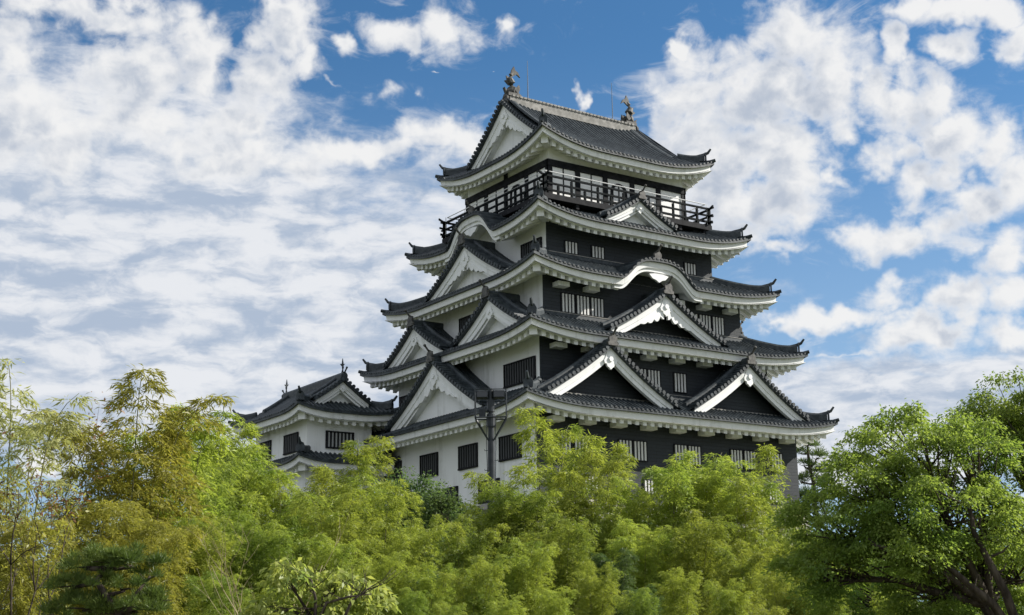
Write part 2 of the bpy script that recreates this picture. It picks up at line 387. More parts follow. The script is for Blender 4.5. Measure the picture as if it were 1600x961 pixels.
# ------------------------------------------------------------------ Japanese roof
class Roof:
    def __init__(s, cx, cy, a, b, zc, H, T, slope, o, depth, bumps=None, full=None):
        s.cx, s.cy, s.a, s.b, s.zc, s.H, s.T, s.slope, s.o = cx, cy, a, b, zc, H, T, slope, o
        s.depth = depth            # {'S': D, ...}
        s.bumps = bumps or {}
        s.full = full              # half length over which S and N run to the ridge
        s.zt = zc - H + 0.20; s.sof = 0.40
    def lift(s, t): return s.H*max(0.0, 1-t/s.T)**2.3
    def bump(s, k, u):
        if k not in s.bumps: return 0.0
        u0, w, h = s.bumps[k]; q = abs(u-u0)/w
        return h*(0.5+0.5*math.cos(math.pi*q**1.85)) if q < 1 else 0.0
    def ez(s, k, u, L):
        return s.zt + s.lift(L-abs(u)) + s.bump(k, u)
    def rz(s, k, u, d, L):
        m = s.zt + s.lift(L-abs(u)) + s.slope(d)
        bp = s.bump(k, u)
        return max(m, s.zt + bp + 0.05*d) if bp > 0 else m
    def dmax(s, k, u, L):
        t = L-abs(u)
        if s.full and k in 'SN' and abs(u) <= s.full: return s.b
        return min(s.depth[k], t)
    def build(s, parent, name='roof', sides='SWNE', rafters=True):
        tl = MB(); ev = MB(); hp = MB()
        pitch = 0.30; ND = 9
        for k in sides:
            L, fr = side(s.cx, s.cy, s.a, s.b, k)
            n = int(round(2*L/pitch)); us = [-L + 2*L*i/n for i in range(n+1)]
            if s.full and k in 'SN':
                us = sorted(set(us + [-s.full, s.full, -s.full-0.004, s.full+0.004]))
            for i in range(len(us)-1):
                u0, u1 = us[i], us[i+1]
                rows = []
                for u in (u0, u1):
                    dm = max(s.dmax(k, u, L), 0.0)
                    rows.append([(*fr(u, dm*q/ND), s.rz(k, u, dm*q/ND, L)) for q in range(ND+1)])
                tl.grid(rows[::-1])
                uc = (u0+u1)/2
                if u1-u0 < 0.1: continue
                dm = s.dmax(k, uc, L)
                if dm < 0.15: continue
                r = 0.085; rings = []
                for q in range(ND+1):
                    d = -0.13 + (dm+0.13)*q/ND
                    z = s.rz(k, uc, max(d, 0), L)
                    sl = (s.rz(k, uc+0.05, max(d, 0), L)-s.rz(k, uc-0.05, max(d, 0), L))/0.1
                    rings.append([(*fr(uc+r*c, d), z+sl*r*c+r*h) for c, h in ((-1, -0.1), (-0.75, 0.75), (0, 1.15), (0.75, 0.75), (1, -0.1))])
                tl.sweep(rings, closed=False, caps=False)
                tl.f.append(tuple(range(len(tl.v)-5*(ND+1), len(tl.v)-5*ND)))
            # tile rim and plaster eave bands, mitred at the corners
            nb = int(2*L/0.2); ub = [-L + 2*L*i/nb for i in range(nb+1)]
            def band(mb, prof):
                mb.sweep([[(*fr(u*(L-d)/L, d), s.ez(k, u, L)+dz) for d, dz in prof] for u in ub])
            band(tl, [(-0.10, 0.02), (-0.10, -0.13), (0.16, -0.13), (0.16, 0.02)])
            band(ev, [(0.07, -0.132), (0.07, -0.20), (0.10, -0.46), (0.30, -0.46), (0.30, -0.132)])
            band(ev, [(0.32, -0.30), (0.32, -0.53), (0.44, -0.53), (0.44, -0.30)])
            if k in s.bumps:
                u0, w, h = s.bumps[k]
                uu = [u0-w*1.15 + 2.3*w*i/44 for i in range(45)]
                ev.sweep([[(*fr(u, d), s.ez(k, u, L)+dz) for d, dz in ((0.17, -0.40), (0.17, -0.68), (0.46, -0.68), (0.46, -0.40))] for u in uu])
                # wall that closes the space under the curved gable
                ws = MB(); uu = [u0-w + 2*w*i/30 for i in range(31)]
                ws.sweep([[(*fr(u, d), z) for d, z in ((s.o+0.004, s.ez(k, u, L)-0.05), (s.o+0.004, s.zt-0.3), (s.o+0.12, s.zt-0.3), (s.o+0.12, s.ez(k, u, L)-0.05))] for u in uu])
                ws.build('curved_gable_wall', IRON if k == 'S' else PLASTER, parent)
            # soffit
            so = lambda u, d: s.ez(k, u, L) - 0.50 + s.sof*d*max(0.0, 1-s.bump(k, u)/0.4)
            for i in range(nb):
                rows = []
                for u in (ub[i], ub[i+1]):
                    t = L-abs(u)
                    dm = min(s.o+0.15, t)
                    rows.append([(*fr(u, 0.1*min(1, t)+(dm-0.1*min(1, t))*q/3), so(u, dm*q/3)) for q in range(4)])
                ev.grid(rows)
            # rafters
            if rafters:
                nr = int(round(2*(L-0.55)/0.52))
                for i in range(nr+1):
                    u = -(L-0.55) + 2*(L-0.55)*i/nr
                    t = L-abs(u)
                    if s.bump(k, u) > 0.12: continue
                    d1 = min(s.o+0.05, t-0.12)
                    d0 = 0.36
                    if d1 < d0+0.1: continue
                    rg = []
                    for d in (d0, d1):
                        z = so(u, d)
                        rg.append([(*fr(u+c, d), z+h) for c, h in ((-0.125, -0.38), (0.125, -0.38), (0.125, 0.03), (-0.125, 0.03))])
                    ev.sweep(rg)
        roof = tl.build(name, TILE, parent)
        ev.build('eaves', PLASTER, roof)
        # hip ridges with turned-up ends
        for sx in (-1, 1):
            for sy in (-1, 1):
                if sx == 1 and 'E' not in sides or sy == 1 and 'N' not in sides: 
                    if not (sx == 1 and sy == -1): pass
                hb = MB()
                D = s.hipD if hasattr(s, 'hipD') else min(s.depth['S'], s.depth['W'])
                cor = Vector((s.cx+sx*s.a, s.cy+sy*s.b, 0)); inw = Vector((-sx, -sy, 0)); per = Vector((sx, -sy, 0)).normalized()
                rings = []
                N = 12
                for q in range(N+1):
                    t = 0.32 + (D-0.32)*q/N
                    z = s.zt + s.lift(t) + s.slope(t) + 0.18*max(0, 1-(t-0.3)/0.9)**2
                    p = cor + inw*t
                    rings.append([tuple(p + per*w + Vector((0, 0, z+h))) for w, h in ((-0.17, -0.12), (-0.17, 0.22), (-0.09, 0.33), (0.09, 0.33), (0.17, 0.22), (0.17, -0.12))])
                hb.sweep(rings)
                zt = s.zt + s.lift(0.3) + s.slope(0.3) + 0.18
                p = cor + inw*0.30
                pl = [(-0.24, -0.10), (0.24, -0.10), (0.26, 0.18), (0.15, 0.40), (0, 0.48), (-0.15, 0.40), (-0.26, 0.18)]
                out = -inw.normalized()
                hb.prism(pl, lambda q, t: tuple(p + per*q[0] + out*t + Vector((0, 0, zt+q[1]))), 0.0, 0.10)
                hb.tube([p - out*0.55 + Vector((0, 0, zt+0.22)), p - out*0.1 + Vector((0, 0, zt+0.30)), p + out*0.20 + Vector((0, 0, zt+0.42)), p + out*0.38 + Vector((0, 0, zt+0.66))], [0.10, 0.11, 0.09, 0.065])
                z0 = s.zt + s.lift(0) 
                hb.tube([cor + inw*0.5 + Vector((0, 0, z0+0.04)), cor + inw*0.1 + Vector((0, 0, z0+0.05)), cor + out*0.22 + Vector((0, 0, z0+0.14))], [0.12, 0.12, 0.11])
                hb.build('hip_ridge', RIDGE, roof)
                # corner rafter
                cb = MB(); rg = []
                for t in (0.42, s.o+0.2):
                    zz = s.zt + s.lift(t) - 0.50 + s.sof*t
                    q = cor + inw*t
                    rg.append([tuple(q + per*w + Vector((0, 0, zz+h))) for w, h in ((-0.2, -0.5), (0.2, -0.5), (0.2, 0.02), (-0.2, 0.02))])
                cb.sweep(rg); cb.build('corner_rafter', PLASTER, roof)
        return roof

def ridge_end(mb, fr, u0, d, z, sc=1.0, horn=True):
    """upright end tile with a horn that points outward and up"""
    pl = [(-0.34, -0.10), (0.34, -0.10), (0.36, 0.06), (0.25, 0.12), (0.27, 0.34), (0.15, 0.50), (0, 0.56), (-0.15, 0.50), (-0.27, 0.34), (-0.25, 0.12), (-0.36, 0.06)]
    mb.prism(pl, lambda q, t: (*fr(u0+q[0]*sc, d+t), z+q[1]*sc), 0.0, -0.13)
    if not horn: return
    mb.tube([(*fr(u0, d+0.1), z+0.45*sc), (*fr(u0, d-0.18), z+0.55*sc), (*fr(u0, d-0.40), z+0.80*sc)], [0.08*sc, 0.06*sc, 0.06*sc], 8)
    mb.ball((*fr(u0, d-0.41), z+0.81*sc), 0.09*sc)

def gable(parent, fr, u0, w, P, d0, dback, pediment_mat, style='plain', slopes=True, zb=None, blocks=False, wext=1.15, ridge=True, bw=(0.78, 0.62), verge=True, cream=False):
    """triangular gable. P(s): height of the tiles at distance s from the centre line."""
    root = MB()
    NS = 12
    ss = [w*wext*i/NS for i in range(NS+1)]
    mb = MB()
    if slopes:
        for sg in (-1, 1):
            mb.grid([[(*fr(u0+sg*q, d), P(q)) for q in ss][::sg] for d in (d0-0.30, d0+0.3, dback)])
            d = d0+0.62
            while d < dback:
                rings = []
                for q in ss:
                    rings.append([(*fr(u0+sg*q, d+0.085*c), P(q)+0.10*h) for c, h in ((-1, 0), (-0.7, 0.8), (0, 1.1), (0.7, 0.8), (1, 0))])
                mb.sweep(rings, closed=False, caps=False)
                d += 0.30
    # verge: short rolls that end in round tiles along the sloping edge, over a dark rim
    L = 0; q = 0.12
    ds = 0.02
    while q < w*1.04:
        sl = (P(q+0.02)-P(q))/0.02
        for sg in (-1, 1):
            r = 0.115
            ring = lambda d: [(*fr(u0+sg*q+r*math.cos(a), d), P(q)+0.08+r*math.sin(a)) for a in [2*math.pi*i/7 for i in range(7)]]
            mb.sweep([ring(d0-0.44), ring(d0+0.32)])
        q += 0.31/math.sqrt(1+sl*sl)
    for sg in (-1, 1):
        mb.sweep([[(*fr(u0+sg*q, d), P(q)+dz) for d, dz in ((d0-0.38, 0.05), (d0-0.38, -0.12), (d0+0.30, -0.12), (d0+0.30, 0.05))] for q in [w*1.04*i/NS for i in range(NS+1)]])
        # descending ridge behind the verge
        mb.sweep([[(*fr(u0+sg*q, d), P(q)+dz) for d, dz in ((d0+0.30, 0.0), (d0+0.30, 0.30), (d0+0.38, 0.38), (d0+0.52, 0.38), (d0+0.60, 0.30), (d0+0.60, 0.0))] for q in [w*1.04*i/NS for i in range(NS+1)]])
    if ridge:
        z = P(0)
        mb.sweep([[(*fr(u0+c, d), z+h) for c, h in ((-0.2, -0.1), (-0.2, 0.24), (-0.1, 0.34), (0.1, 0.34), (0.2, 0.24), (0.2, -0.1))] for d in (d0-0.36, dback)])
    body = mb.build('gable_roof' if slopes else 'verge', TILE, parent)
    if ridge:
        on = MB(); ridge_end(on, fr, u0, d0-0.36, P(0)+0.02, 1.0 if w > 3 else 0.8); on.build('ridge_end_tile', ORN, body)
    # barge boards
    bb = MB()
    b = lambda q: bw[0] + (bw[1]-bw[0])*q/w
    for sg in (-1, 1):
        qs = [w*i/NS for i in range(NS+1)]
        bb.sweep([[(*fr(u0+sg*q, d), P(q)+dz) for d, dz in ((d0-0.16, -0.122), (d0-0.16, -0.122-b(q)*0.55), (d0-0.10, -0.122-b(q)*0.60), (d0-0.10, -0.122-b(q)), (d0+0.12, -0.122-b(q)), (d0+0.12, -0.122))] for q in qs])
        if not blocks:
            bb.sweep([[(*fr(u0+sg*q, d), P(q)+dz) for d, dz in ((d0+0.0, -0.15-b(q)), (d0+0.0, -0.30-b(q)), (d0+0.4, -0.30-b(q)), (d0+0.4, -0.15-b(q)))] for q in [w*0.97*i/NS for i in range(NS+1)]])
    bb.build('bargeboard', PLASTER, body)
    # pendant
    pz = P(0)-0.122-bw[0]
    sc = min(1.0, w/4.0)
    pn = MB()
    pts = [(0.0, -0.62), (0.13, -0.50), (0.22, -0.46), (0.26, -0.32), (0.40, -0.30), (0.44, -0.14), (0.36, -0.02), (0.30, 0.10), (0.22, 0.34), (-0.22, 0.34), (-0.30, 0.10), (-0.36, -0.02), (-0.44, -0.14), (-0.40, -0.30), (-0.26, -0.32), (-0.22, -0.46), (-0.13, -0.50)]
    pn.prism([(x*sc, y*sc) for x, y in pts], lambda q, t: (*fr(u0+q[0], d0-0.20+t), pz+q[1]+0.05), 0.0, 0.14)
    kn = [(0.15*sc*math.cos(i*math.pi/3), 0.15*sc*math.sin(i*math.pi/3)) for i in range(6)]
    pn.prism(kn, lambda q, t: (*fr(u0+q[0], d0-0.27+t), pz+q[1]+0.0), 0.0, 0.10)
    if style == 'winged':
        for sg in (-1, 1):
            qs = [0.15 + (w*0.46-0.15)*i/40 for i in range(41)]
            rows = []
            for q in qs:
                f = (q-0.15)/(w*0.46-0.15)
                amp = 0.62*(1-f)**0.8*(0.55+0.45*abs(math.cos(f*math.pi*3.5))) + 0.02
                top = P(q)-0.10-b(q)
                rows.append([(*fr(u0+sg*q, d), z) for d, z in ((d0-0.13, top), (d0-0.13, top-amp), (d0+0.02, top-amp), (d0+0.02, top))])
            pn.sweep(rows)
    pn.build('gable_pendant', PLASTER, body)
    # pediment wall
    pd = MB(); rc = 0.85 if blocks else 0.40
    zlow = zb if zb is not None else P(w)-0.9
    qs = [-w*1.0+2*w*i/24 for i in range(25)]
    pd.sweep([[(*fr(u0+q, d), z) for d, z in ((d0+rc, max(P(abs(q))-0.35, zlow+0.01)), (d0+rc, zlow), (d0+rc+0.2, zlow), (d0+rc+0.2, max(P(abs(q))-0.35, zlow+0.01)))] for q in qs])
    pd.build('pediment', pediment_mat, body)
    if blocks:
        pl = MB(); wl = w*0.86
        pl.fbox(fr, u0-wl, u0+wl, d0+0.65, d0+0.845, zlow+0.12, zlow+0.20); pl.build('flashing_edge', CREAM, body)
    return body

def window(parent, fr, u0, u1, z0, z1, style, bars=None):
    """fr: frame whose d=0 is the wall face and negative d is outside"""
    f = MB(); t = 0.09
    u0, u1 = min(u0, u1), max(u0, u1)
    if style == 'dark':
        f.fbox(fr, u0-t, u1+t, -0.10, -0.003, z1, z1+t); f.fbox(fr, u0-t, u1+t, -0.12, -0.003, z0-t, z0)
        f.fbox(fr, u0-t, u0, -0.09, -0.003, z0, z1); f.fbox(fr, u1, u1+t, -0.09, -0.003, z0, z1)
        fo = f.build('window', WOOD, parent)
        p = MB(); p.fbox(fr, u0, u1, -0.012, -0.004, z0, z1); p.build('pane', PANE, fo)
        n = max(5, int(round((u1-u0)/0.24))); l = MB()
        for i in range(n):
            u = u0 + (u1-u0)*(i+0.5)/n
            l.fbox(fr, u-0.045, u+0.045, -0.075, -0.02, z0, z1)
        l.build('lattice', bars or BARD, fo)
    else:
        f.fbox(fr, u0-t, u1+t, -0.07, -0.003, z1, z1+0.06); f.fbox(fr, u0-t, u1+t, -0.08, -0.003, z0-0.06, z0)
        f.fbox(fr, u0-t, u0-0.03, -0.06, -0.003, z0, z1); f.fbox(fr, u1+0.03, u1+t, -0.06, -0.003, z0, z1)
        fo = f.build('window', WOOD, parent)
        p = MB(); p.fbox(fr, u0-0.03, u1+0.03, -0.012, -0.004, z0, z1); p.build('pane', PANE, fo)
        l = MB()
        for i in range(4):
            u = u0 + 0.06 + (u1-u0-0.12)*i/3
            l.fbox(fr, u-0.055, u+0.055, -0.07, -0.02, z0, z1)
        l.build('lattice', BARW, fo)
    return fo

# ------------------------------------------------------------------ ground
def ground_z(x, y):
    r = math.hypot(x, y)
    t = min(1, max(0, (78-r)/50)); t = t*t*(3-2*t)
    far = min(1, max(0, (r-150)/300))
    return -1.6 + 3.4*t + 0.25*math.sin(x*0.13+1)*math.sin(y*0.11)*(1-far)

rad = [0, 8, 14, 20, 25, 30, 35, 40, 45, 50, 56, 62, 68, 74, 80, 86, 92, 100, 110, 125, 150, 200, 300, 500, 900, 1800, 4000]
gv = []; gf = []; NA = 72
for r in rad:
    for i in range(NA):
        x, y = r*math.cos(2*math.pi*i/NA), r*math.sin(2*math.pi*i/NA)
        gv.append((x, y, ground_z(x, y)))
for i in range(len(rad)-1):
    for j in range(NA):
        gf.append((i*NA+j, (i+1)*NA+j, (i+1)*NA+(j+1) % NA, i*NA+(j+1) % NA))
GRD = mat('grassy_ground', (0.05, 0.07, 0.02), 0.95, 0.1, noisy((0.06, 0.085, 0.03), (0.13, 0.12, 0.07), 0.3, 6, 0.5, 6))
tag(obj('ground', gv, gf, GRD, smooth=True), kind='structure')

# ------------------------------------------------------------------ castle keep
WA = [9.32, 8.29, 7.29, 6.20, 5.13]; WB = [8.56, 7.53, 6.53, 5.44, 4.37]
EA = [11.0, 9.966, 8.965, 7.876, 6.468]; EB = [10.24, 9.207, 8.205, 7.116, 5.709]
EZ = [12.772, 16.929, 20.748, 24.332, 29.365]
EH = [0.50, 0.48, 0.56, 0.70, 0.84]

sb = MB()
rings = []
for q in range(7):
    t = q/6; e = 0.25 + 2.6*(1-t)**1.5; z = 0.6 + (7.8-0.6)*t
    rings.append([(-WA[0]-e, -WB[0]-e, z), (WA[0]+e, -WB[0]-e, z), (WA[0]+e, WB[0]+e, z), (-WA[0]-e, WB[0]+e, z)])
sb.sweep(rings)
tag(sb.build('stone_base', STONE), 'sloping stone block base hidden by trees under the big black and white keep', 'stone wall')

keep = tag(empty('castle_keep', (0, 0, 7.8)), 'tall five tiered castle keep with black north face, white plaster sides and dark tiled roofs', 'castle')

skirt = lambda d: 0.47*d + 0.022*d*d
walls_z = [(7.8, 12.75), (13.2, 16.9), (17.4, 20.6), (21.2, 24.1), (25.0, 29.1)]
for i in range(5):
    z0, z1 = walls_z[i]
    m = MB(); m.box(-WA[i], WA[i], -WB[i], WB[i], z0, z1); m.build('wall', PLASTER, keep)
    if i < 4:
        m = MB(); m.box(-WA[i]+0.02, WA[i]+0.01, -WB[i]-0.05, -WB[i]+0.02, z0+0.01, z1-0.02); m.build('iron_cladding', IRON, keep)
        # white beam ends below the eaves of the black face
        L, fr = side(0, 0, WA[i], WB[i], 'S')
        zb = EZ[i]-EH[i]
        n = int(round(2*WA[i]/2.02))
        for q in range(n):
            u = -WA[i] + 2*WA[i]*(q+0.5)/n
            if i == 2 and abs(u+0.22) < 2.2: continue
            if i < 3:
                m = MB(); m.fbox(fr, u-0.38, u+0.38, -0.62, -0.03, zb-0.56, zb-0.30); m.build('beam_end', PLASTER, keep)
        # pale course where the roof below meets the wall
        if i > 0:
            zz = EZ[i-1]-EH[i-1]+0.2+skirt(EB[i-1]-WB[i])
            m = MB(); m.fbox(fr, -WA[i]-0.05, WA[i]+0.05, -0.22, -0.045, zz-0.1, zz+0.14); m.build('flashing_course', RIDGE, keep)
            m = MB(); m.fbox(fr, -WA[i]-0.05, WA[i]+0.05, -0.24, -0.047, zz+0.14, zz+0.18); m.build('flashing_edge', CREAM, keep)

# roofs
for i in range(4):
    D = {'S': EB[i]-WB[i+1]+0.1, 'N': EB[i]-WB[i+1]+0.1, 'W': EA[i]-WA[i+1]+0.1, 'E': EA[i]-WA[i+1]+0.1}
    bumps = {}
    if i == 2: bumps = {'S': (-0.22, 2.8, 1.30), 'N': (0.22, 2.8, 1.30)}
    if i == 3: bumps = {'W': (0.0, 2.6, 1.48), 'E': (0.0, 2.6, 1.48)}
    rf = Roof(0, 0, EA[i], EB[i], EZ[i], EH[i], 4.6, skirt, EA[i]-WA[i], D, bumps)
    r = rf.build(keep)
    zt = rf.zt
    for k, gs in ({'S': [(-5.05, 4.25, 3.13), (5.0, 4.25, 3.13)], 'W': [(-0.05, 4.95, 3.42)], 'N': [(-5.0, 4.25, 3.13), (5.05, 4.25, 3.13)], 'E': [(0, 4.95, 3.42)]},
                  {'S': [(-0.13, 4.0, 2.67)], 'W': [(-4.05, 3.25, 2.25), (4.18, 3.25, 2.25)], 'N': [(0.1, 4.0, 2.67)], 'E': [(-4.1, 3.25, 2.25), (4.1, 3.25, 2.25)]},
                  {'W': [(0.1, 4.1, 2.65)], 'E': [(0.1, 4.1, 2.65)]},
                  {'S': [(-0.04, 2.5, 1.46)], 'N': [(0.04, 2.5, 1.46)]})[i].items():
        L, fr = side(0, 0, EA[i], EB[i], k)
        for (u0, w, h) in gs:
            d0 = 0.9
            za = EZ[i]+h+0.10; zf = EZ[i]+(0.34 if i < 2 else 0.2)+0.05
            if i == 3: zf = EZ[i]+0.16
            hh = za-zf
            P = (lambda za, hh, w: (lambda q: za - hh*(1.22*(q/w) - 0.22*(q/w)**2)))(za, hh, w)
            black = k in 'S' and i < 2
            gable(keep, fr, u0, w, P, d0, D[k], IRON if black else PLASTER,
                  'winged' if (k in 'WE' and i in (0, 2)) or (k in 'SN' and i == 1) else 'plain', True,
                  zb=rf.zt+skirt(d0+(0.85 if black else 0.5))-0.2, blocks=(k == 'S' and i < 2),
                  bw=(0.66, 0.56) if black else (0.78, 0.62) if i < 3 else (0.45, 0.36))
    for k, (u0, w, h) in bumps.items():
        L, fr = side(0, 0, EA[i], EB[i], k)
        on = MB(); ridge_end(on, fr, u0, 0.25, zt+h+0.08, 0.95); on.build('ridge_end_tile', ORN, keep)
        rg = MB()
        rg.sweep([[(*fr(u0+c, d), zt+h+0.05*d+hh) for c, hh in ((-0.2, -0.1), (-0.2, 0.24), (-0.1, 0.34), (0.1, 0.34), (0.2, 0.24), (0.2, -0.1))] for d in (0.25, D[k])])
        rg.build('curved_gable_ridge', RIDGE, keep)
        # pendant under the crest
        pn = MB(); pz = zt+h-0.92
        pts = [(0, -0.48), (0.3, -0.30), (0.62, -0.22), (0.95, 0.10), (0.4, 0.2), (-0.4, 0.2), (-0.95, 0.10), (-0.62, -0.22), (-0.3, -0.30)]
        pn.prism(pts, lambda q, t: (*fr(u0+q[0]*0.75, 0.12+t), pz+q[1]*0.75), 0.0, 0.14); pn.build('gable_pendant', PLASTER, keep)

# top roof
i = 4
s5 = lambda d: 0.56*d + 0.034*d*d
FULL = 5.2
rf = Roof(0, 0, EA[4], EB[4], EZ[4], EH[4], 4.8, s5, EA[4]-WA[4], {'S': 1.27, 'N': 1.27, 'W': 1.95, 'E': 1.95}, None, FULL)
rf.hipD = 1.5
r5 = rf.build(keep)
P5 = lambda q: rf.zt + s5(EB[4]-q) if q < EB[4] else rf.zt
for k in 'WE':
    L, fr = side(0, 0, EA[4], EB[4], k)
    gable(keep, fr, 0.0, 3.95, P5, EA[4]-FULL+0.10, EA[4]-FULL+2.0, PLASTER, 'winged', False, zb=rf.zt+s5(1.6)-0.25, ridge=False, bw=(0.82, 0.66))
ZR = P5(0)
m = MB()
m.sweep([[(x, y, ZR+h) for y, h in ((-0.26, -0.15), (-0.26, 0.44), (0.26, 0.44), (0.26, -0.15))] for x in (-4.95, 4.95)])
m.build('main_ridge', CREAM, keep)
m = MB()
m.tube([(-5.0, 0, ZR+0.50), (5.0, 0, ZR+0.50)], 0.15, 8)
for q in range(34):
    x = -4.7+9.4*q/33
    m.box(x-0.09, x+0.09, -0.32, 0.32, ZR+0.40, ZR+0.52)
m.build('ridge_cap', CREAM, keep)
for sx in (-1, 1):
    m = MB(); fr = lambda u, d: (sx*(5.0-d), u)
    ridge_end(m, fr, 0, -0.05, ZR-0.05, 1.1, False); m.build('ridge_end_tile', ORN, keep)

def fish(parent, x0, sx, k=1.2):
    """roof fish: head down on the ridge, body rising, tail flung up"""
    b = MB()
    path = [(-0.25, 0.10), (-0.05, 0.18), (0.05, 0.42), (-0.02, 0.72), (-0.12, 0.98), (-0.06, 1.20), (0.10, 1.36)]
    rad = [0.16, 0.27, 0.28, 0.22, 0.16, 0.10, 0.05]
    z = ZR+0.55
    b.tube([(x0 - sx*p[0]*k, 0, z+p[1]*k*0.95) for p in path], [r*k for r in rad], 10)
    def fin(pts, t=0.05, y=0.0): b.prism(pts, lambda q, e: (x0 - sx*q[0]*k, y+e, z+q[1]*k*0.95), -t, t)
    fin([(-0.1, 1.05), (0.06, 1.12), (0.30, 1.30), (0.52, 1.16), (0.40, 1.42), (0.22, 1.52), (0.14, 1.74), (0.0, 1.50)])
    fin([(0.18, 0.15), (0.30, 0.5), (0.48, 0.42), (0.42, 0.25), (0.62, 0.12), (0.4, 0.0)], 0.04)
    fin([(-0.20, 0.55), (-0.46, 0.78), (-0.30, 0.86), (-0.34, 1.10), (-0.12, 1.02)], 0.04)
    fin([(-0.2, 0.1), (-0.5, 0.38), (-0.36, 0.0)], 0.12)
    for y in (-0.28, 0.28): fin([(0.0, 0.3), (0.3, 0.62), (0.36, 0.36), (0.2, 0.1)], 0.03, y)
    b.box(x0-0.42, x0+0.42, -0.3, 0.3, z-0.12, z+0.10)
    b.build('roof_fish', ORN, parent)
fish(keep, -4.65, -1); fish(keep, 4.60, 1)
for x in (-3.43, 3.26):
    m = MB(); m.tube([(x, 0.0, ZR+0.4), (x, 0, ZR+1.3), (x, 0, 36.2)], [0.035, 0.03, 0.015], 6)
    m.build('lightning_rod', RODM, keep)

# top storey: beam, posts, panels, arched windows
for k in 'SWNE':
    L, fr = side(0, 0, WA[4], WB[4], k)
    m = MB()
    m.fbox(fr, -L-0.14, L+(0.14 if k in 'SN' else 0.13), -0.14, -0.003, 27.62, 28.02)
    m.fbox(fr, -L-0.10, L+0.10, -0.10, -0.004, 25.25, 25.85)
    n = 5 if k in 'SN' else 4
    xs = [-L + 2*L*q/n for q in range(n+1)]
    for q, u in enumerate(xs):
        wv = 0.17
        lo, hi = (u-wv, u+wv)
        if q == 0: lo, hi = -L-0.11, -L+0.2
        if q == n: lo, hi = L-0.2, L+0.112
        m.fbox(fr, lo, hi, -0.11, -0.005, 25.85, 27.62)
    if k == 'W': m.fbox(fr, -0.15, 0.15, -0.11, -0.005, 28.02, 28.62)
    if k == 'W': mull = [0, 2, 3]; arch = 1
    elif k == 'S': mull = [0, 1]; arch = 2
    else: mull = [0, 3]; arch = 1
    if k == 'W': mull = [3, 1, 0]; arch = 2
    for q in mull:
        c = (xs[q]+xs[q+1])/2; m.fbox(fr, c-0.035, c+0.035, -0.06, -0.005, 25.85, 27.62)
    m.build('timber_frame', WOOD, keep)
    for q in range(n):
        p = MB(); p.fbox(fr, xs[q]+0.17, xs[q+1]-0.17, -0.03, -0.006, 25.86, 27.61); p.build('shoji_panel', SHOJI, keep)
    c = (xs[arch]+xs[arch+1])/2
    arc = [(0.62*math.cos(a), 26.85+0.55*math.sin(a)) for a in [math.pi*j/12 for j in range(13)]]
    arc = [(0.66, 25.9)] + arc + [(-0.66, 25.9)]
    ina = [(x*0.70, 25.9 if z < 26 else 26.85+(z-26.85)*0.72) for x, z in arc]
    m = MB()
    m.sweep([[(*fr(c+a[0], -0.10), a[1]), (*fr(c+a[0], -0.035), a[1]), (*fr(c+b[0], -0.035), b[1]), (*fr(c+b[0], -0.10), b[1])] for a, b in zip(arc, ina)])
    m.fbox(fr, c-0.04, c+0.04, -0.08, -0.05, 25.9, 27.25)
    aw = m.build('arched_window', WOOD, keep)
    p = MB(); p.prism(ina, lambda q, t: (*fr(c+q[0], t), q[1]), -0.045, -0.032); p.build('pane', SHOJI if k != 'S' else SHOJI, aw)

# balcony
BA, BBq, ZF = WA[4]+1.2, WB[4]+1.2, 25.5
m = MB()
for k in 'SWNE':
    L, fr = side(0, 0, BA, BBq, k)
    m.sweep([[(*fr(u*(L-d)/L, d), z) for d, z in ((0, ZF-0.02), (0, ZF-0.34), (1.25, ZF-0.34), (1.25, ZF-0.02))] for u in (-L, L)])
    n = int(2*L/1.9)
    for q in range(n+1):
        u = -L+0.5+(2*L-1.0)*q/n
        m.fbox(fr, u-0.1, u+0.1, 0.12, 1.2, ZF-0.62, ZF-0.345)
bal = m.build('balcony', WOOD, keep)
rl = MB(); ps = MB(); cb = MB()
for k in 'SWNE':
    L, fr = side(0, 0, BA-0.12, BBq-0.12, k)
    e = 0.02 if k in 'SN' else 0.0
    for z, hgt, ext in ((ZF+0.10, 0.12, 0.30), (ZF+0.52, 0.10, 0.36), (ZF+0.95, 0.11, 0.42)):
        z += e*3
        pts = [(-L-ext, 0.16), (-L-0.12, 0.03), (-L+0.3, 0), (L-0.3, 0), (L+0.12, 0.03), (L+ext, 0.16)]
        if ext < 0.4: pts = [(p[0], p[1]*0.2) for p in pts]
        rl.sweep([[(*fr(u, d), z+dz+h) for d, h in ((-0.055, 0), (0.055, 0), (0.055, hgt), (-0.055, hgt))] for u, dz in pts])
    n = int(round(2*L/0.98))
    for q in range(n+1):
        u = -L + 2*L*q/n
        big = q in (0, n)
        w = 0.09 if big else 0.06
        rl.fbox(fr, u-w, u+w, -w+0.002*e*50, w, ZF, ZF+(1.12 if big else 0.96 if q % 2 == 0 else 0.55))
    n = int(round(2*L/2.0))
    for q in range(n+1):
        u = -L + 2*L*q/n
        cb.tube([(*fr(u, 0.12), ZF), (*fr(u, 0.12), ZF+1.38)], 0.014, 5)
    cb.tube([(*fr(-L+0.12, 0.12), ZF+1.38), (*fr(L-0.12, 0.12), ZF+1.38)], 0.028, 6)
    cb.tube([(*fr(-L+0.12, 0.12), ZF+1.18), (*fr(L-0.12, 0.12), ZF+1.18)], 0.010, 5)
rl.build('railing', RAILM, bal); cb.build('safety_handrail', CABLE, bal)

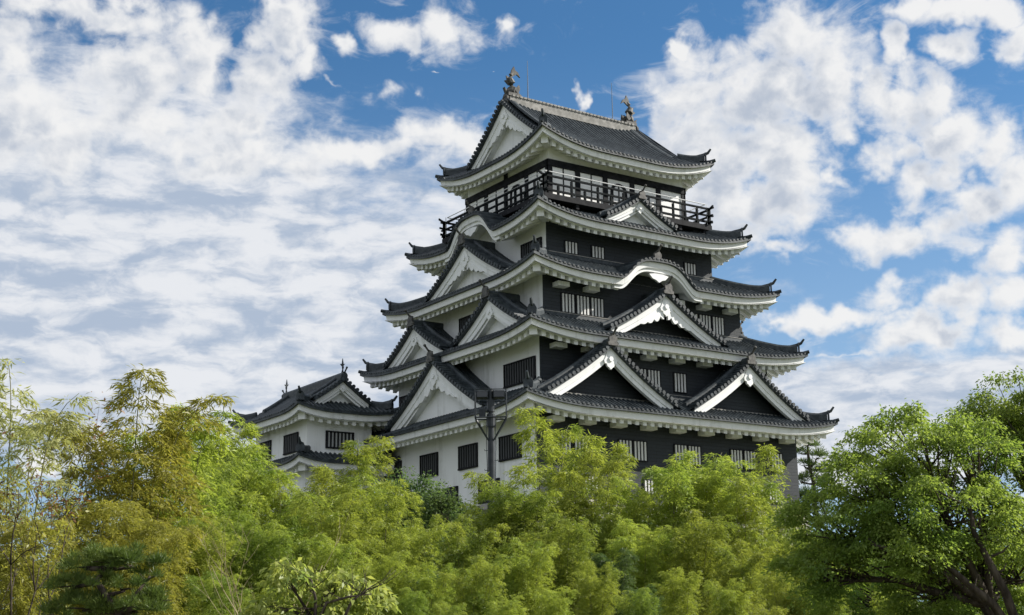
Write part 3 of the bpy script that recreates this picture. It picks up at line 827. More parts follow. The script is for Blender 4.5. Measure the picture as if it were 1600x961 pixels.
# windows of the keep
def wf(i, k):
    L, fr = side(0, 0, WA[i], WB[i], k); return fr
def wf_s(i):
    L, fr = side(0, 0, WA[i], WB[i]+0.05, 'S'); return fr
for y0, y1 in ((1.12, 3.10), (-3.04, -1.11), (-7.27, -5.20), (5.3, 7.3)): window(keep, wf(0, 'W'), -y1+0.09, -y0-0.09, 10.04, 11.20, 'dark')
for y0, y1 in ((-1.0, 1.03), (-5.16, -3.13), (3.2, 5.2)): window(keep, wf(0, 'W'), -y1+0.09, -y0-0.09, 8.0, 9.04, 'dark')
for y0, y1 in ((-7.22, -4.21), (4.21, 7.34)): window(keep, wf(1, 'W'), -y1+0.09, -y0-0.09, 14.26, 15.40, 'dark')
window(keep, wf(2, 'W'), -1.88, 1.88, 18.30, 19.38, 'dark')
for y0, y1 in ((-5.09, -3.05), (3.05, 5.09)): window(keep, wf(3, 'W'), -y1+0.09, -y0-0.09, 21.9, 22.87, 'dark')
for x in (-4.89, -2.98, 2.1, 4.02): window(keep, wf_s(3), x, x+0.80, 22.13, 22.79, 'bars')
for x in (-6.02, -4.99, -3.99, 3.02, 4.04, 5.06): window(keep, wf_s(2), x, x+0.80, 18.32, 19.35, 'bars')
for x in (-1.88, -0.9, 1.02): window(keep, wf_s(1), x, x+0.80, 14.32, 15.37, 'bars')
for x in (-8.0, -6.9, -3.93, -2.92, -0.05, 0.95, 4.09, 5.12, 7.23): window(keep, wf_s(0), x, x+0.80, 10.07, 11.08, 'bars')
for x in (-6.3, -2.3, 1.6, 5.6, 6.9): window(keep, wf_s(0), x, x+0.80, 8.3, 9.0, 'bars')
for i, y0, y1 in ((0, -6, -4), (0, -1, 1), (0, 4, 6), (1, -2, 2), (2, -2, 2)): window(keep, wf(i, 'E'), y0, y1, walls_z[i][1]-2.2, walls_z[i][1]-1.2, 'dark')

# ------------------------------------------------------------------ corner turret
tu = tag(empty('corner_turret', (-12.73, 10.3, 7.0)), 'low white corner turret with its own tiled roof, left of the tall keep', 'turret')
TX, TY, TA, TB = -12.73, 10.35, 3.28, 4.75
m = MB(); m.box(-14.85, -10.60, 6.75, 13.95, 10.5, 13.75); m.build('wall', PLASTER, tu)
m = MB(); m.box(-15.0, -10.45, 6.6, 14.1, 6.9, 10.9); m.build('wall', PLASTER, tu)
st = lambda d: 0.46*d + 0.05*d*d
tr = Roof(TX, TY, TA, TB, 14.12, 0.34, 2.6, st, 1.1, {'S': 1.7, 'N': 1.7, 'W': 1.2, 'E': 1.2}, None, None)
# ridge runs along y: the long sides W and E go up to it between the gables
class TRoof(Roof):
    def dmax(s, k, u, L):
        t = L-abs(u)
        if k in 'WE' and abs(u) <= s.fy: return s.a
        return min(s.depth[k], t)
tr.__class__ = TRoof; tr.fy = TB-0.95; tr.hipD = 1.15
trf = tr.build(tu)
PT = lambda q: tr.zt + st(max(TA-q, 0))
for k in 'SN':
    L, fr = side(TX, TY, TA, TB, k)
    gable(tu, fr, 0.0, 1.75, PT, 1.0, 2.6, PLASTER, 'plain', False, zb=tr.zt+st(1.4)-0.2, bw=(0.42, 0.36), ridge=False)
m = MB(); zr = PT(0)
m.sweep([[(TX+c, y, zr+h) for c, h in ((-0.2, -0.1), (-0.2, 0.3), (-0.1, 0.42), (0.1, 0.42), (0.2, 0.3), (0.2, -0.1))] for y in (6.35, 14.35)])
m.build('main_ridge', RIDGE, tu)
for sy, y in ((-1, 6.35), (1, 14.35)):
    m = MB(); ridge_end(m, (lambda u, d: (TX+u, y-sy*d)), 0, 0, zr, 0.8)
    m.tube([(TX, y-sy*0.15, zr+0.4), (TX, y-sy*0.1, zr+0.75), (TX, y-sy*0.2, zr+1.15)], [0.10, 0.07, 0.02], 6)
    m.prism([(-0.26, 0.95), (0, 0.78), (0.26, 1.0), (0.1, 0.95), (0, 1.3), (-0.08, 0.95)], lambda q, t: (TX+q[0]*0.6, y-sy*0.15+t, zr+q[1]), -0.04, 0.04)
    m.build('roof_finial', RIDGE, tu)
lo = Roof(TX, TY, 3.2, 4.75, 11.15, 0.32, 2.4, lambda d: 0.50*d, 0.95, {'S': 1.25, 'N': 1.25, 'W': 1.15, 'E': 1.15})
lo.build(tu, 'lower_roof')
wing = tag(empty('low_wing', (-12.75, 18.5, 7.0)), 'low tiled wing behind the corner turret, only its roof tip showing', 'building')
m = MB(); m.box(-15.2, -10.4, 14.6, 21.4, 6.9, 11.4); m.build('wall', PLASTER, wing)
lw = Roof(-12.75, 18.7, 3.45, 4.0, 12.1, 0.4, 2.4, lambda d: 0.5*d, 1.0, {'S': 3.4, 'N': 3.4, 'W': 3.4, 'E': 3.4})
lw.hipD = 2.4
lw.build(wing)
Lw, frW = side(-12.725, 10.35, 2.125, 3.6, 'W')
Lw, frS = side(-12.725, 10.35, 2.125, 3.6, 'S')
for y0, y1 in ((7.85, 9.75), (11.6, 13.45)): window(tu, frW, 10.35-y1+0.09, 10.35-y0-0.09, 11.85, 12.85, 'dark')
window(tu, frS, -13.66+12.725+0.09, -11.8+12.725-0.09, 12.0, 12.86, 'dark', BARP)
sb = MB(); rings = []
for q in range(5):
    t = q/4; e = 0.2+1.6*(1-t)**1.5; z = 0.6+6.3*t
    rings.append([(-15.1-e, 6.55-e, z), (-10.3, 6.55-e, z), (-10.3, 21.3+e, z), (-15.1-e, 21.3+e, z)])
sb.sweep(rings); tag(sb.build('stone_base', STONE), 'stone block base hidden by bamboo under the small corner turret', 'stone wall')
#--TREES--
# ------------------------------------------------------------------ vegetation
rs = np.random.RandomState(11)
def unit(a): return a/np.maximum(np.linalg.norm(a, axis=1, keepdims=True), 1e-6)

def leaf_mesh(name, P, D, Lf, Wf, m, bend=0.25):
    """one four-sided blade per leaf, folded a little towards the tip"""
    n = len(P)
    D = unit(D)
    rn = rs.normal(size=(n, 3)); rn[:, 2] += 1.2
    Sd = unit(np.cross(D, rn)); Nn = np.cross(Sd, D)
    Lf = Lf[:, None]; Wf = Wf[:, None]
    a = P; b = P + D*Lf*0.45 + Sd*Wf*0.5; t = P + D*Lf - Nn*Lf*bend; c = P + D*Lf*0.45 - Sd*Wf*0.5
    V = np.stack([a, b, t, c], 1).reshape(-1, 3).astype(np.float32)
    me = bpy.data.meshes.new(name)
    me.vertices.add(4*n); me.vertices.foreach_set('co', V.ravel())
    me.loops.add(4*n); me.loops.foreach_set('vertex_index', np.arange(4*n, dtype=np.int32))
    me.polygons.add(n); me.polygons.foreach_set('loop_start', np.arange(0, 4*n, 4, dtype=np.int32))
    me.update(calc_edges=True); me.validate()
    me.materials.append(m)
    return me

def tube_mesh(name, paths, m, n=5):
    mb = MB()
    for pts, rad in paths: mb.tube(pts, rad, n)
    me = bpy.data.meshes.new(name); me.from_pydata([tuple(v) for v in mb.v], [], mb.f); me.materials.append(m); me.shade_smooth(); me.update()
    return me

BARK = mat('bark', (0.07, 0.055, 0.04), 0.9, 0.1, noisy((0.035, 0.028, 0.022), (0.10, 0.082, 0.065), 6, 5, 0.6, 12, (1, 1, 0.3)))
CULM = mat('bamboo_culm', (0.12, 0.13, 0.05), 0.5, 0.3, noisy((0.10, 0.12, 0.04), (0.20, 0.17, 0.08), 2))
DRY = mat('dry_twig', (0.28, 0.23, 0.14), 0.8, 0.1, noisy((0.22, 0.18, 0.10), (0.36, 0.30, 0.19), 2))
LM = {
    'g': leaf_mat('bamboo_leaf', (0.265, 0.325, 0.055), (0.38, 0.43, 0.08), (0.205, 0.28, 0.05), 0.6, 0.5),
    'o': leaf_mat('golden_bamboo_leaf', (0.27, 0.285, 0.05), (0.38, 0.345, 0.075), (0.235, 0.23, 0.045), 0.57, 0.5),
    'p': leaf_mat('pale_bamboo_leaf', (0.34, 0.37, 0.14), (0.47, 0.48, 0.22), (0.27, 0.31, 0.11), 0.55, 0.5),
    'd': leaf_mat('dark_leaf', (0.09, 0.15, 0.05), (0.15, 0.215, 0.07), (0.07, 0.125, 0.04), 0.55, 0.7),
    'b': leaf_mat('broad_leaf', (0.205, 0.29, 0.055), (0.285, 0.36, 0.08), (0.16, 0.25, 0.05), 0.6, 0.7),
    'y': leaf_mat('light_broad_leaf', (0.26, 0.32, 0.08), (0.40, 0.43, 0.12), (0.20, 0.27, 0.07), 0.55, 0.9),
    'n': leaf_mat('pine_needle', (0.10, 0.15, 0.035), (0.16, 0.21, 0.055), (0.08, 0.125, 0.028), 0.35, 0.9),
    'r': leaf_mat('dry_leaf', (0.16, 0.07, 0.03), (0.26, 0.14, 0.07), (0.12, 0.08, 0.03), 0.4, 0.9),
}

def bamboo(kind, seed, H=9.0, ncul=4, dens=1.0, spread=1.0, lean=0.0, gap=0.10):
    rnd = random.Random(seed)
    culms = []; PP = []; DD = []; LL = []
    for c in range(ncul):
        ph = 2*math.pi*(c+rnd.random()*0.7)/ncul
        r0 = 0.25+0.45*rnd.random() if ncul > 1 else 0.0
        h = H*(1.0 if c == 0 else rnd.uniform(0.78, 0.98))
        ln = (rnd.uniform(0.7, 1.25) if c else 0.35)*spread
        lx, ly = math.cos(ph)*ln+lean, math.sin(ph)*ln
        def pt(t):
            bend = max(0, t-0.72)
            return Vector((math.cos(ph)*r0 + lx*(0.3*t + 0.7*t*t) + lx*2.2*bend*bend*4, math.sin(ph)*r0 + ly*(0.3*t+0.7*t*t) + ly*2.2*bend*bend*4, h*(t - 1.1*bend*bend)))
        pts = [pt(i/14) for i in range(15)]
        culms.append((pts, [0.035*(1-0.9*i/14)+0.004 for i in range(15)]))
        nn = 30
        for i in range(nn):
            t = gap + (1-gap)*(i+rnd.random()*0.5)/nn
            p = pt(min(t, 1.0))
            env = (0.28+0.85*(1-t)**0.6)
            for b in range(3 if t < 0.9 else 2):
                a = rnd.random()*2*math.pi
                l = 1.25*env*rnd.uniform(0.55, 1.15)*spread
                dh = Vector((math.cos(a), math.sin(a), 0))
                rise = rnd.uniform(0.25, 0.75); drp = rnd.uniform(0.6, 1.1)
                q = lambda s: p + dh*(l*s) + Vector((0, 0, l*(rise*s - drp*s*s)))
                for s0 in (0.38, 0.62, 0.82, 1.0):
                    if rnd.random() > dens: continue
                    cc = q(s0)
                    k = rnd.randint(11, 18)
                    aa = a + np.array([rnd.gauss(0, 0.9) for _ in range(k)])
                    dz = np.array([rnd.gauss(-0.38, 0.26) for _ in range(k)])
                    d = np.stack([np.cos(aa), np.sin(aa), dz], 1)
                    rr = np.array([rnd.random() for _ in range(k)])[:, None]
                    jit = np.array([[rnd.gauss(0, 0.09), rnd.gauss(0, 0.09), rnd.gauss(0, 0.022)] for _ in range(k)])
                    PP.append(np.array(cc)[None, :] + jit + d*rr*0.16)
                    DD.append(d + np.array([[rnd.gauss(0, .2) for _ in range(3)] for _ in range(k)]))
                    LL.append(np.array([rnd.uniform(0.15, 0.33) for _ in range(k)]))
    P = np.concatenate(PP); D = np.concatenate(DD); L_ = np.concatenate(LL)
    return [('culm', tube_mesh('culm', [c], CULM)) for c in culms] + [('foliage', leaf_mesh('bamboo_foliage', P, D, L_, L_*0.165, LM[kind]))]

def broadleaf(kind, seed, lobes, base=(0, 0, 0), fork=0.35, rad=0.16, per=1.0, leaf=0.13, wid=0.5, csize=0.38, nl=85, droop=-0.25, shell=0.55, stems=1, limbs=()):
    """lobes: (x, y, z, rx, ry, rz). Leaf sprays sit mostly in the outer part of each lobe, on limbs that fork from the trunk."""
    rnd = random.Random(seed); r2 = np.random.RandomState(seed)
    paths = []; PP = []; DD = []
    B = Vector(base)
    for lb in limbs:
        k = len(lb); paths.append(([Vector(p) for p in lb], [rad*(0.62-0.48*i/(k-1)) for i in range(k)]))
        for j in range(5):
            a = Vector(lb[1]).lerp(Vector(lb[-1]), 0.2+0.16*j); b = a+Vector((rnd.gauss(0, .35), rnd.gauss(0, .1), rnd.uniform(0.15, 0.5)))
            paths.append(([a, a.lerp(b, 0.5)+Vector((0.03, 0, -0.03)), b], [rad*0.16, rad*0.11, rad*0.05]))
    cx = sum(l[0] for l in lobes)/len(lobes); cy = sum(l[1] for l in lobes)/len(lobes); zt = min(l[2] for l in lobes)
    F = B + Vector(((cx-B.x)*0.35, (cy-B.y)*0.35, (zt-B.z)*fork*2.0))
    paths.append(([B, B.lerp(F, 0.5)+Vector((0.08, 0.05, 0)), F], [rad*1.25, rad*1.05, rad*0.9]))
    for (x, y, z, rx, ry, rz) in lobes:
        c = Vector((x, y, z))
        mid = F.lerp(c, 0.5) + Vector((rnd.gauss(0, 0.15), rnd.gauss(0, 0.15), 0.12))
        low = c - Vector((0, 0, rz*0.35))
        paths.append(([F, F.lerp(mid, 0.5)+Vector((0.03, 0.02, -0.05)), mid, low], [rad*0.62, rad*0.5, rad*0.38, rad*0.22]))
        n = int(per*26*(rx*ry*rz)**0.62)+4
        for i in range(n):
            v = Vector((rnd.gauss(0, 1), rnd.gauss(0, 1), rnd.gauss(0.15, 1))).normalized()
            rr = shell+(1.05-shell)*rnd.random()**0.6
            k = Vector((c.x+v.x*rx*rr, c.y+v.y*ry*rr, c.z+v.z*rz*rr))
            e = mid.lerp(low, rnd.random())
            paths.append(([e, e.lerp(k, 0.55)+Vector((rnd.gauss(0, .06), rnd.gauss(0, .06), 0.05)), k], [rad*0.14, rad*0.08, rad*0.03]))
            sz = csize*rnd.uniform(0.65, 1.35)
            m = int(nl*rnd.uniform(0.6, 1.3))
            g = r2.normal(size=(m, 3))*np.array([0.55, 0.55, 0.26])*sz
            g[:, 2] -= 0.35*(g[:, 0]**2+g[:, 1]**2)/max(sz, .1)
            PP.append(g+np.array(k)[None, :])
            d = g*np.array([1, 1, 0.3])/sz + r2.normal(size=(m, 3))*0.45 + np.array([v.x*0.3, v.y*0.3, droop])
            DD.append(d)
    P = np.concatenate(PP); D = np.concatenate(DD); L_ = leaf*r2.uniform(0.65, 1.3, len(P))
    return [('trunk', tube_mesh('trunk', paths, BARK, 5)), ('crown', leaf_mesh('tree_crown', P, D, L_, L_*wid, LM[kind]))]

def pine(seed, pads, trunk, rad=0.12, nn=900, needle=0.13, kind='n', flat=0.55):
    rnd = random.Random(seed); r2 = np.random.RandomState(seed)
    paths = [(trunk, [rad*(1-0.6*i/(len(trunk)-1)) for i in range(len(trunk))])]
    PP = []; DD = []
    for (x, y, z, r) in pads:
        c = Vector((x, y, z))
        t = min(trunk, key=lambda q: (Vector(q)-c).length + max(0, q[2]-z)*2)
        t = Vector(t); md = t.lerp(c, 0.5) + Vector((rnd.gauss(0, .08), rnd.gauss(0, .08), -0.10*r))
        paths.append(([t, md, c - Vector((0, 0, 0.06))], [rad*0.5, rad*0.34, rad*0.15]))
        for j in range(5):
            a = rnd.random()*6.28
            paths.append(([md.lerp(c, 0.6), c + Vector((math.cos(a)*r*0.7, math.sin(a)*r*0.7, -0.02))], [rad*0.16, rad*0.06]))
        nt_ = max(5, int(9*(r/0.35)**1.5)) if r < 0.55 else 7
        for j in range(nt_):
            a = rnd.random()*6.283; q = r*math.sqrt(rnd.random())*1.2
            tc = np.array([x+q*math.cos(a), y+q*math.sin(a), z + r*flat*0.6*(1-(q/r)**2)*rnd.uniform(0.2, 1.3) + rnd.gauss(0, 0.12*r)])
            tr = r*rnd.uniform(0.22, 0.42)
            m = int(nn*tr*r*1.5/0.16)
            g = r2.normal(size=(m, 3))*np.array([0.5, 0.5, 0.30])*tr
            g[:, 2] = np.abs(g[:, 2])*1.3 - 0.12*tr
            PP.append(tc[None, :]+g)
            DD.append(g/tr*1.1 + np.array([0, 0, 0.55]) + r2.normal(size=(m, 3))*0.4)
    P = np.concatenate(PP); D = np.concatenate(DD); L_ = needle*r2.uniform(0.7, 1.3, len(P))
    return [('trunk', tube_mesh('trunk', paths, BARK, 6)), ('crown', leaf_mesh('pine_crown', P, D, L_, L_*0.10+0.004, LM[kind], 0.0))]

def bare(seed, H=4.0, n=7, m=None, leaves=0, kind='r', spread=0.5, rad=0.02):
    rnd = random.Random(seed); r2 = np.random.RandomState(seed); paths = []; tips = []
    def grow(p, d, l, r, lev):
        pts = [p]; q = p; dd = d
        for i in range(5):
            dd = (dd + Vector((rnd.gauss(0, .10), rnd.gauss(0, .10), rnd.gauss(0.02, .06)))).normalized(); q = q + dd*l/5; pts.append(q)
        paths.append((pts, [r*(1-0.13*i) for i in range(6)])); tips.append(q)
        if lev:
            for k in range(rnd.randint(3, 4)):
                b = pts[rnd.randint(2, 5)]
                e = (dd + Vector((rnd.gauss(0, .5), rnd.gauss(0, .5), rnd.gauss(0.05, .25)))).normalized()
                grow(b, e, l*rnd.uniform(0.35, 0.6), r*0.5, lev-1)
    for i in range(n):
        a = 6.28*rnd.random()
        grow(Vector((0.12*math.cos(a), 0.12*math.sin(a), 0)), Vector((spread*math.cos(a)*rnd.random(), spread*math.sin(a)*rnd.random(), 1)).normalized(), H*rnd.uniform(0.6, 0.8), rad, 2)
    out = [('stems', tube_mesh('stems', paths, m or DRY, 4))]
    if leaves:
        t = np.array([tuple(v) for v in tips]); idx = r2.randint(0, len(t), leaves)
        P = t[idx]+r2.normal(size=(leaves, 3))*0.12; D = r2.normal(size=(leaves, 3))+np.array([0, 0, -0.3])
        L_ = r2.uniform(0.06, 0.13, leaves)
        out.append(('foliage', leaf_mesh('shrub_foliage', P, D, L_, L_*0.4, LM[kind])))
    return out

def plant(name, proto, loc, rz, sc, label, cat, group=None):
    """a thing at its foot, its parts sharing the meshes of its kind"""
    e = empty(name, loc); e.rotation_euler = (0, 0, rz); e.scale = (sc, sc, sc) if isinstance(sc, (int, float)) else sc
    tag(e, label, cat, group)
    for n, me in proto:
        o = bpy.data.objects.new(n, me); COL.objects.link(o); o.parent = e
    return e

VIEW = math.atan2(-0.5630, 0.8264)          # local x of a turned tree runs along the row, to the right
BP = {}
for k, (kind, seed, kw) in enumerate([
        ('g', 1, dict(ncul=6, spread=1.35)), ('g', 2, dict(ncul=6, spread=1.25)), ('g', 3, dict(ncul=3, spread=0.95)), ('g', 4, dict(ncul=7, spread=1.5)), ('g', 5, dict(ncul=7, spread=1.4)),
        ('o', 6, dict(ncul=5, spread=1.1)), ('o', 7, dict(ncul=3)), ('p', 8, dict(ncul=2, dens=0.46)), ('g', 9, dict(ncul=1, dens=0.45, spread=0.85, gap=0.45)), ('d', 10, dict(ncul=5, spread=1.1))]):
    BP['ggggg'[k] + str(k) if k < 5 else kind + str(k)] = bamboo(kind, seed, **kw)

GROVE = 'bamboo clumps of the grove below the castle'
BAMBOO = [
    (-43.7, -39.0, 6.67, 1.49, 'p7', 'pale wispy bamboo at the left edge, taller than the golden ones beside it'),
    (-43.1, -38.2, 6.79, 3.42, 'p7', 'thin pale bamboo leaning right, second plume from the left edge'),
    (-44.0, -40.0, 4.07, 2.32, 'o6', 'brownish gold bamboo filling the lower left corner'),
    (-35.2, -29.8, 6.21, 3.79, 'g2', 'slim bright bamboo in front of the left end of the turret roof'),
    (-40.5, -36.9, 6.85, 3.93, 'o5', 'tall golden green bamboo standing alone against sky, left of the turret'),
    (-39.0, -35.3, 6.45, 0.41, 'g2', 'green bamboo spray close behind the tall golden bamboo, on its right'),
    (-41.3, -37.6, 4.59, 0.08, 'o6', 'golden brown bamboo behind the clipped pine, below the tall golden plume'),
    (-43.6, -41.1, 3.26, 5.26, 'o6', 'dark golden bamboo between the left edge and the clipped pine'),
    (-41.0, -39.9, 3.64, 1.63, 'o5', 'golden bamboo directly behind the right side of the clipped pine'),
    (-42.4, -39.4, 3.28, 1.47, 'o6', 'low brown bamboo left of the clipped pine'),
    (-37.2, -32.8, 5.01, 6.25, 'g4', 'green bamboo under the roof tip of the low wing, left of the turret'),
    (-35.5, -30.2, 6.04, 2.95, 'g2', 'bushy green bamboo just left of the turret wall'),
    (-33.8, -27.7, 6.74, 5.25, 'g8', 'single thin bamboo stem with sparse sprays crossing the turret roof'),
    (-32.6, -26.0, 5.92, 2.99, 'g8', 'thin sparse bamboo stem right in front of the turret eaves'),
    (-34.1, -28.7, 5.75, 4.01, 'g2', 'leafy bamboo in front of the left turret window'),
    (-33.4, -30.0, 5.02, 0.95, 'g3', 'rounded bamboo covering the turret wall below its corner'),
    (-32.2, -29.5, 4.91, 3.99, 'g1', 'bamboo plume under the middle of the turret'),
    (-30.1, -28.3, 6.2, 5.45, 'g2', 'upright bright bamboo plume covering the right turret window'),
    (-30.5, -30.4, 4.65, 3.29, 'g0', 'bamboo right of the bright plume under the turret, by the dark tree'),
    (-33.4, -33.4, 4.06, 4.66, 'g4', 'dense yellow-green bamboo in the packed front of the grove below the castle'),
    (-31.2, -33.4, 3.2, 4.22, 'g3', 'layered yellow bamboo below the dark green tree by the white wall'),
    (-29.4, -33.4, 3.43, 0.4, 'g1', 'bamboo in front of the foot of the white wall, left of the floodlight pole'),
    (-27.5, -32.2, 3.99, 4.76, 'g0', 'bamboo hiding the foot of the floodlight pole'),
    (-26.8, -32.7, 4.97, 3.71, 'g4', 'bamboo right of the floodlight pole, under the near corner of the keep'),
    (-24.3, -30.8, 7.26, 1.89, 'g2', 'tallest bamboo plume at the near corner of the keep, reaching its first eaves'),
    (-24.7, -33.0, 5.65, 0.19, 'g2', 'bamboo against the left end of the black wall'),
    (-22.0, -31.3, 6.04, 5.44, 'g8', 'thin bamboo spray in front of the left pair of black wall windows'),
    (-24.6, -34.3, 4.16, 2.97, 'g1', 'bamboo below the left pair of barred windows in the black wall'),
    (-22.7, -34.5, 5.39, 4.51, 'g3', 'broad bamboo crown in front of the middle of the black wall'),
    (-21.3, -34.5, 5.55, 5.52, 'g1', 'broad bamboo crown right of the black wall middle window'),
    (-21.2, -35.9, 4.71, 4.48, 'g0', 'bamboo below the right pair of barred windows in the black wall'),
    (-17.6, -33.9, 5.99, 5.78, 'g8', 'thin bamboo spray in front of the right end of the black wall'),
    (-19.8, -35.9, 4.55, 2.48, 'g2', 'bamboo below the last barred window at the right end of the black wall'),
    (-20.7, -37.8, 2.95, 5.03, 'g4', 'bamboo at the foot of the keep right corner, beside the small distant pine'),
    (-21.6, -39.8, 2.21, 2.79, 'g0', 'bamboo left of the large round tree, low'),
    (-21.6, -41.2, 1.92, 5.88, 'g3', 'bamboo under the crown of the large round tree'),
    (-39.1, -37.4, 3.26, 5.52, 'g4', 'green bamboo right of the clipped pine, in front'),
    (-37.9, -36.8, 3.47, 0.61, 'g3', 'green bamboo behind the pale bare twigs'),
    (-36.9, -37.3, 3.23, 0.85, 'g1', 'dense yellow-green bamboo in the packed front of the grove below the castle'),
    (-35.8, -37.8, 2.78, 1.36, 'g0', 'dense yellow-green bamboo in the packed front of the grove below the castle'),
    (-34.2, -37.5, 2.36, 6.06, 'g4', 'dense yellow-green bamboo in the packed front of the grove below the castle'),
    (-33.2, -38.1, 2.05, 2.74, 'g1', 'dense yellow-green bamboo in the packed front of the grove below the castle'),
    (-33.4, -40.3, 2.23, 3.94, 'g3', 'bright rounded bamboo at the bottom middle'),
    (-30.8, -38.5, 2.74, 1.89, 'g4', 'dense yellow-green bamboo in the packed front of the grove below the castle'),
    (-28.8, -37.4, 3.32, 3.19, 'g3', 'dense yellow-green bamboo in the packed front of the grove below the castle'),
    (-30.6, -41.1, 2.1, 2.42, 'g1', 'dense yellow-green bamboo in the packed front of the grove below the castle'),
    (-26.6, -37.9, 3.28, 2.2, 'g4', 'dense yellow-green bamboo in the packed front of the grove below the castle'),
    (-25.5, -38.8, 3.44, 3.67, 'g3', 'dense yellow-green bamboo in the packed front of the grove below the castle'),
    (-29.1, -42.3, 1.95, 3.67, 'g0', 'dense yellow-green bamboo in the packed front of the grove below the castle'),
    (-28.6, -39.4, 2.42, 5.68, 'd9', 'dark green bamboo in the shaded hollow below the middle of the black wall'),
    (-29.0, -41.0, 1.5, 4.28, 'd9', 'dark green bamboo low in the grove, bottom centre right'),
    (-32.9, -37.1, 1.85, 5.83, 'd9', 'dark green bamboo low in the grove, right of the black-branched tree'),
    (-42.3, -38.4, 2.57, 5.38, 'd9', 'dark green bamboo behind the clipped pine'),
    (-25.3, -40.3, 2.71, 6.22, 'g1', 'dense yellow-green bamboo in the packed front of the grove below the castle'),
    (-28.9, -43.8, 1.75, 4.22, 'g4', 'dense yellow-green bamboo in the packed front of the grove below the castle'),
    (-26.6, -43.2, 1.96, 1.02, 'g3', 'dense yellow-green bamboo in the packed front of the grove below the castle'),
    (-26.6, -44.7, 1.66, 5.4, 'g1', 'dense yellow-green bamboo in the packed front of the grove below the castle'),
    (-33.1, -42.9, 1.58, 6.06, 'g0', 'dense yellow-green bamboo in the packed front of the grove below the castle'),
    (-31.1, -43.2, 1.55, 5.68, 'g4', 'dense yellow-green bamboo in the packed front of the grove below the castle'),
    (-35.7, -41.2, 1.54, 3.57, 'g3', 'dense yellow-green bamboo in the packed front of the grove below the castle'),
    (-26.4, -46.3, 1.59, 4.48, 'g0', 'dense yellow-green bamboo in the packed front of the grove below the castle'),
    (-40.1, -41.3, 2.08, 1.33, 'g0', 'dense yellow-green bamboo in the packed front of the grove below the castle'),
    (-34.5, -43.2, 1.44, 5.22, 'g1', 'dense yellow-green bamboo in the packed front of the grove below the castle'),
    (-38.8, -40.8, 1.76, 3.6, 'g3', 'dense yellow-green bamboo in the packed front of the grove below the castle'),
    (-35.5, -42.5, 1.31, 1.79, 'g0', 'dense yellow-green bamboo in the packed front of the grove below the castle'),
    (-29.6, -45.9, 1.21, 0.4, 'g0', 'dense yellow-green bamboo in the packed front of the grove below the castle'),
]
for (x, y, H, rz, pk, label) in BAMBOO:
    z = ground_z(x, y)
    plant('bamboo_clump', BP[pk], (x, y, z-0.05), rz, H/9.0, label, 'bamboo', GROVE)
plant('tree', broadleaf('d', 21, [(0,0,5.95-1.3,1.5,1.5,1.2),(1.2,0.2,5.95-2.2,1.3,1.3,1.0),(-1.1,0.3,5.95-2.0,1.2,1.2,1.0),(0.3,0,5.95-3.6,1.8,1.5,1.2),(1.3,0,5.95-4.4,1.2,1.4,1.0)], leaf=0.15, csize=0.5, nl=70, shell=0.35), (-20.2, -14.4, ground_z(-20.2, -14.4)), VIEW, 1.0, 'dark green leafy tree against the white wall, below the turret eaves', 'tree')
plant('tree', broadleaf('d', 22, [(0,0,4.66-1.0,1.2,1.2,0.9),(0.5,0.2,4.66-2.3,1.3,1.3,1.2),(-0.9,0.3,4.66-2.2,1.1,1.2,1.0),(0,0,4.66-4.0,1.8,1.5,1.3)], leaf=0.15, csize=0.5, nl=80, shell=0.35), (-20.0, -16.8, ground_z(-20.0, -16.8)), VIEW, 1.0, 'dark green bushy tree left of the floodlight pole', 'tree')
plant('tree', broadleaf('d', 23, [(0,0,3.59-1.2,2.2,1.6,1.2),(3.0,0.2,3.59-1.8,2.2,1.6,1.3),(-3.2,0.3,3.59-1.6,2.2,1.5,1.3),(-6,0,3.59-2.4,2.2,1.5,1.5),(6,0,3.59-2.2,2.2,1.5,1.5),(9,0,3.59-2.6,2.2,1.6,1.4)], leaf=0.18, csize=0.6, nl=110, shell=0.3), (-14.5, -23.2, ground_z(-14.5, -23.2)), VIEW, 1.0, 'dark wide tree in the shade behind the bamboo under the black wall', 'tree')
plant('tree', broadleaf('d', 24, [(0,0,3.6-1.2,2.2,1.6,1.2),(3.0,0.2,3.6-1.8,2.2,1.6,1.3),(-3.2,0.3,3.6-1.6,2.2,1.5,1.3),(-6,0,3.6-2.4,2.2,1.5,1.5)], leaf=0.18, csize=0.6, nl=110, shell=0.3), (-26.2, -18.0, ground_z(-26.2, -18.0)), VIEW, 1.0, 'dark wide tree in the shade behind the bamboo under the turret', 'tree')
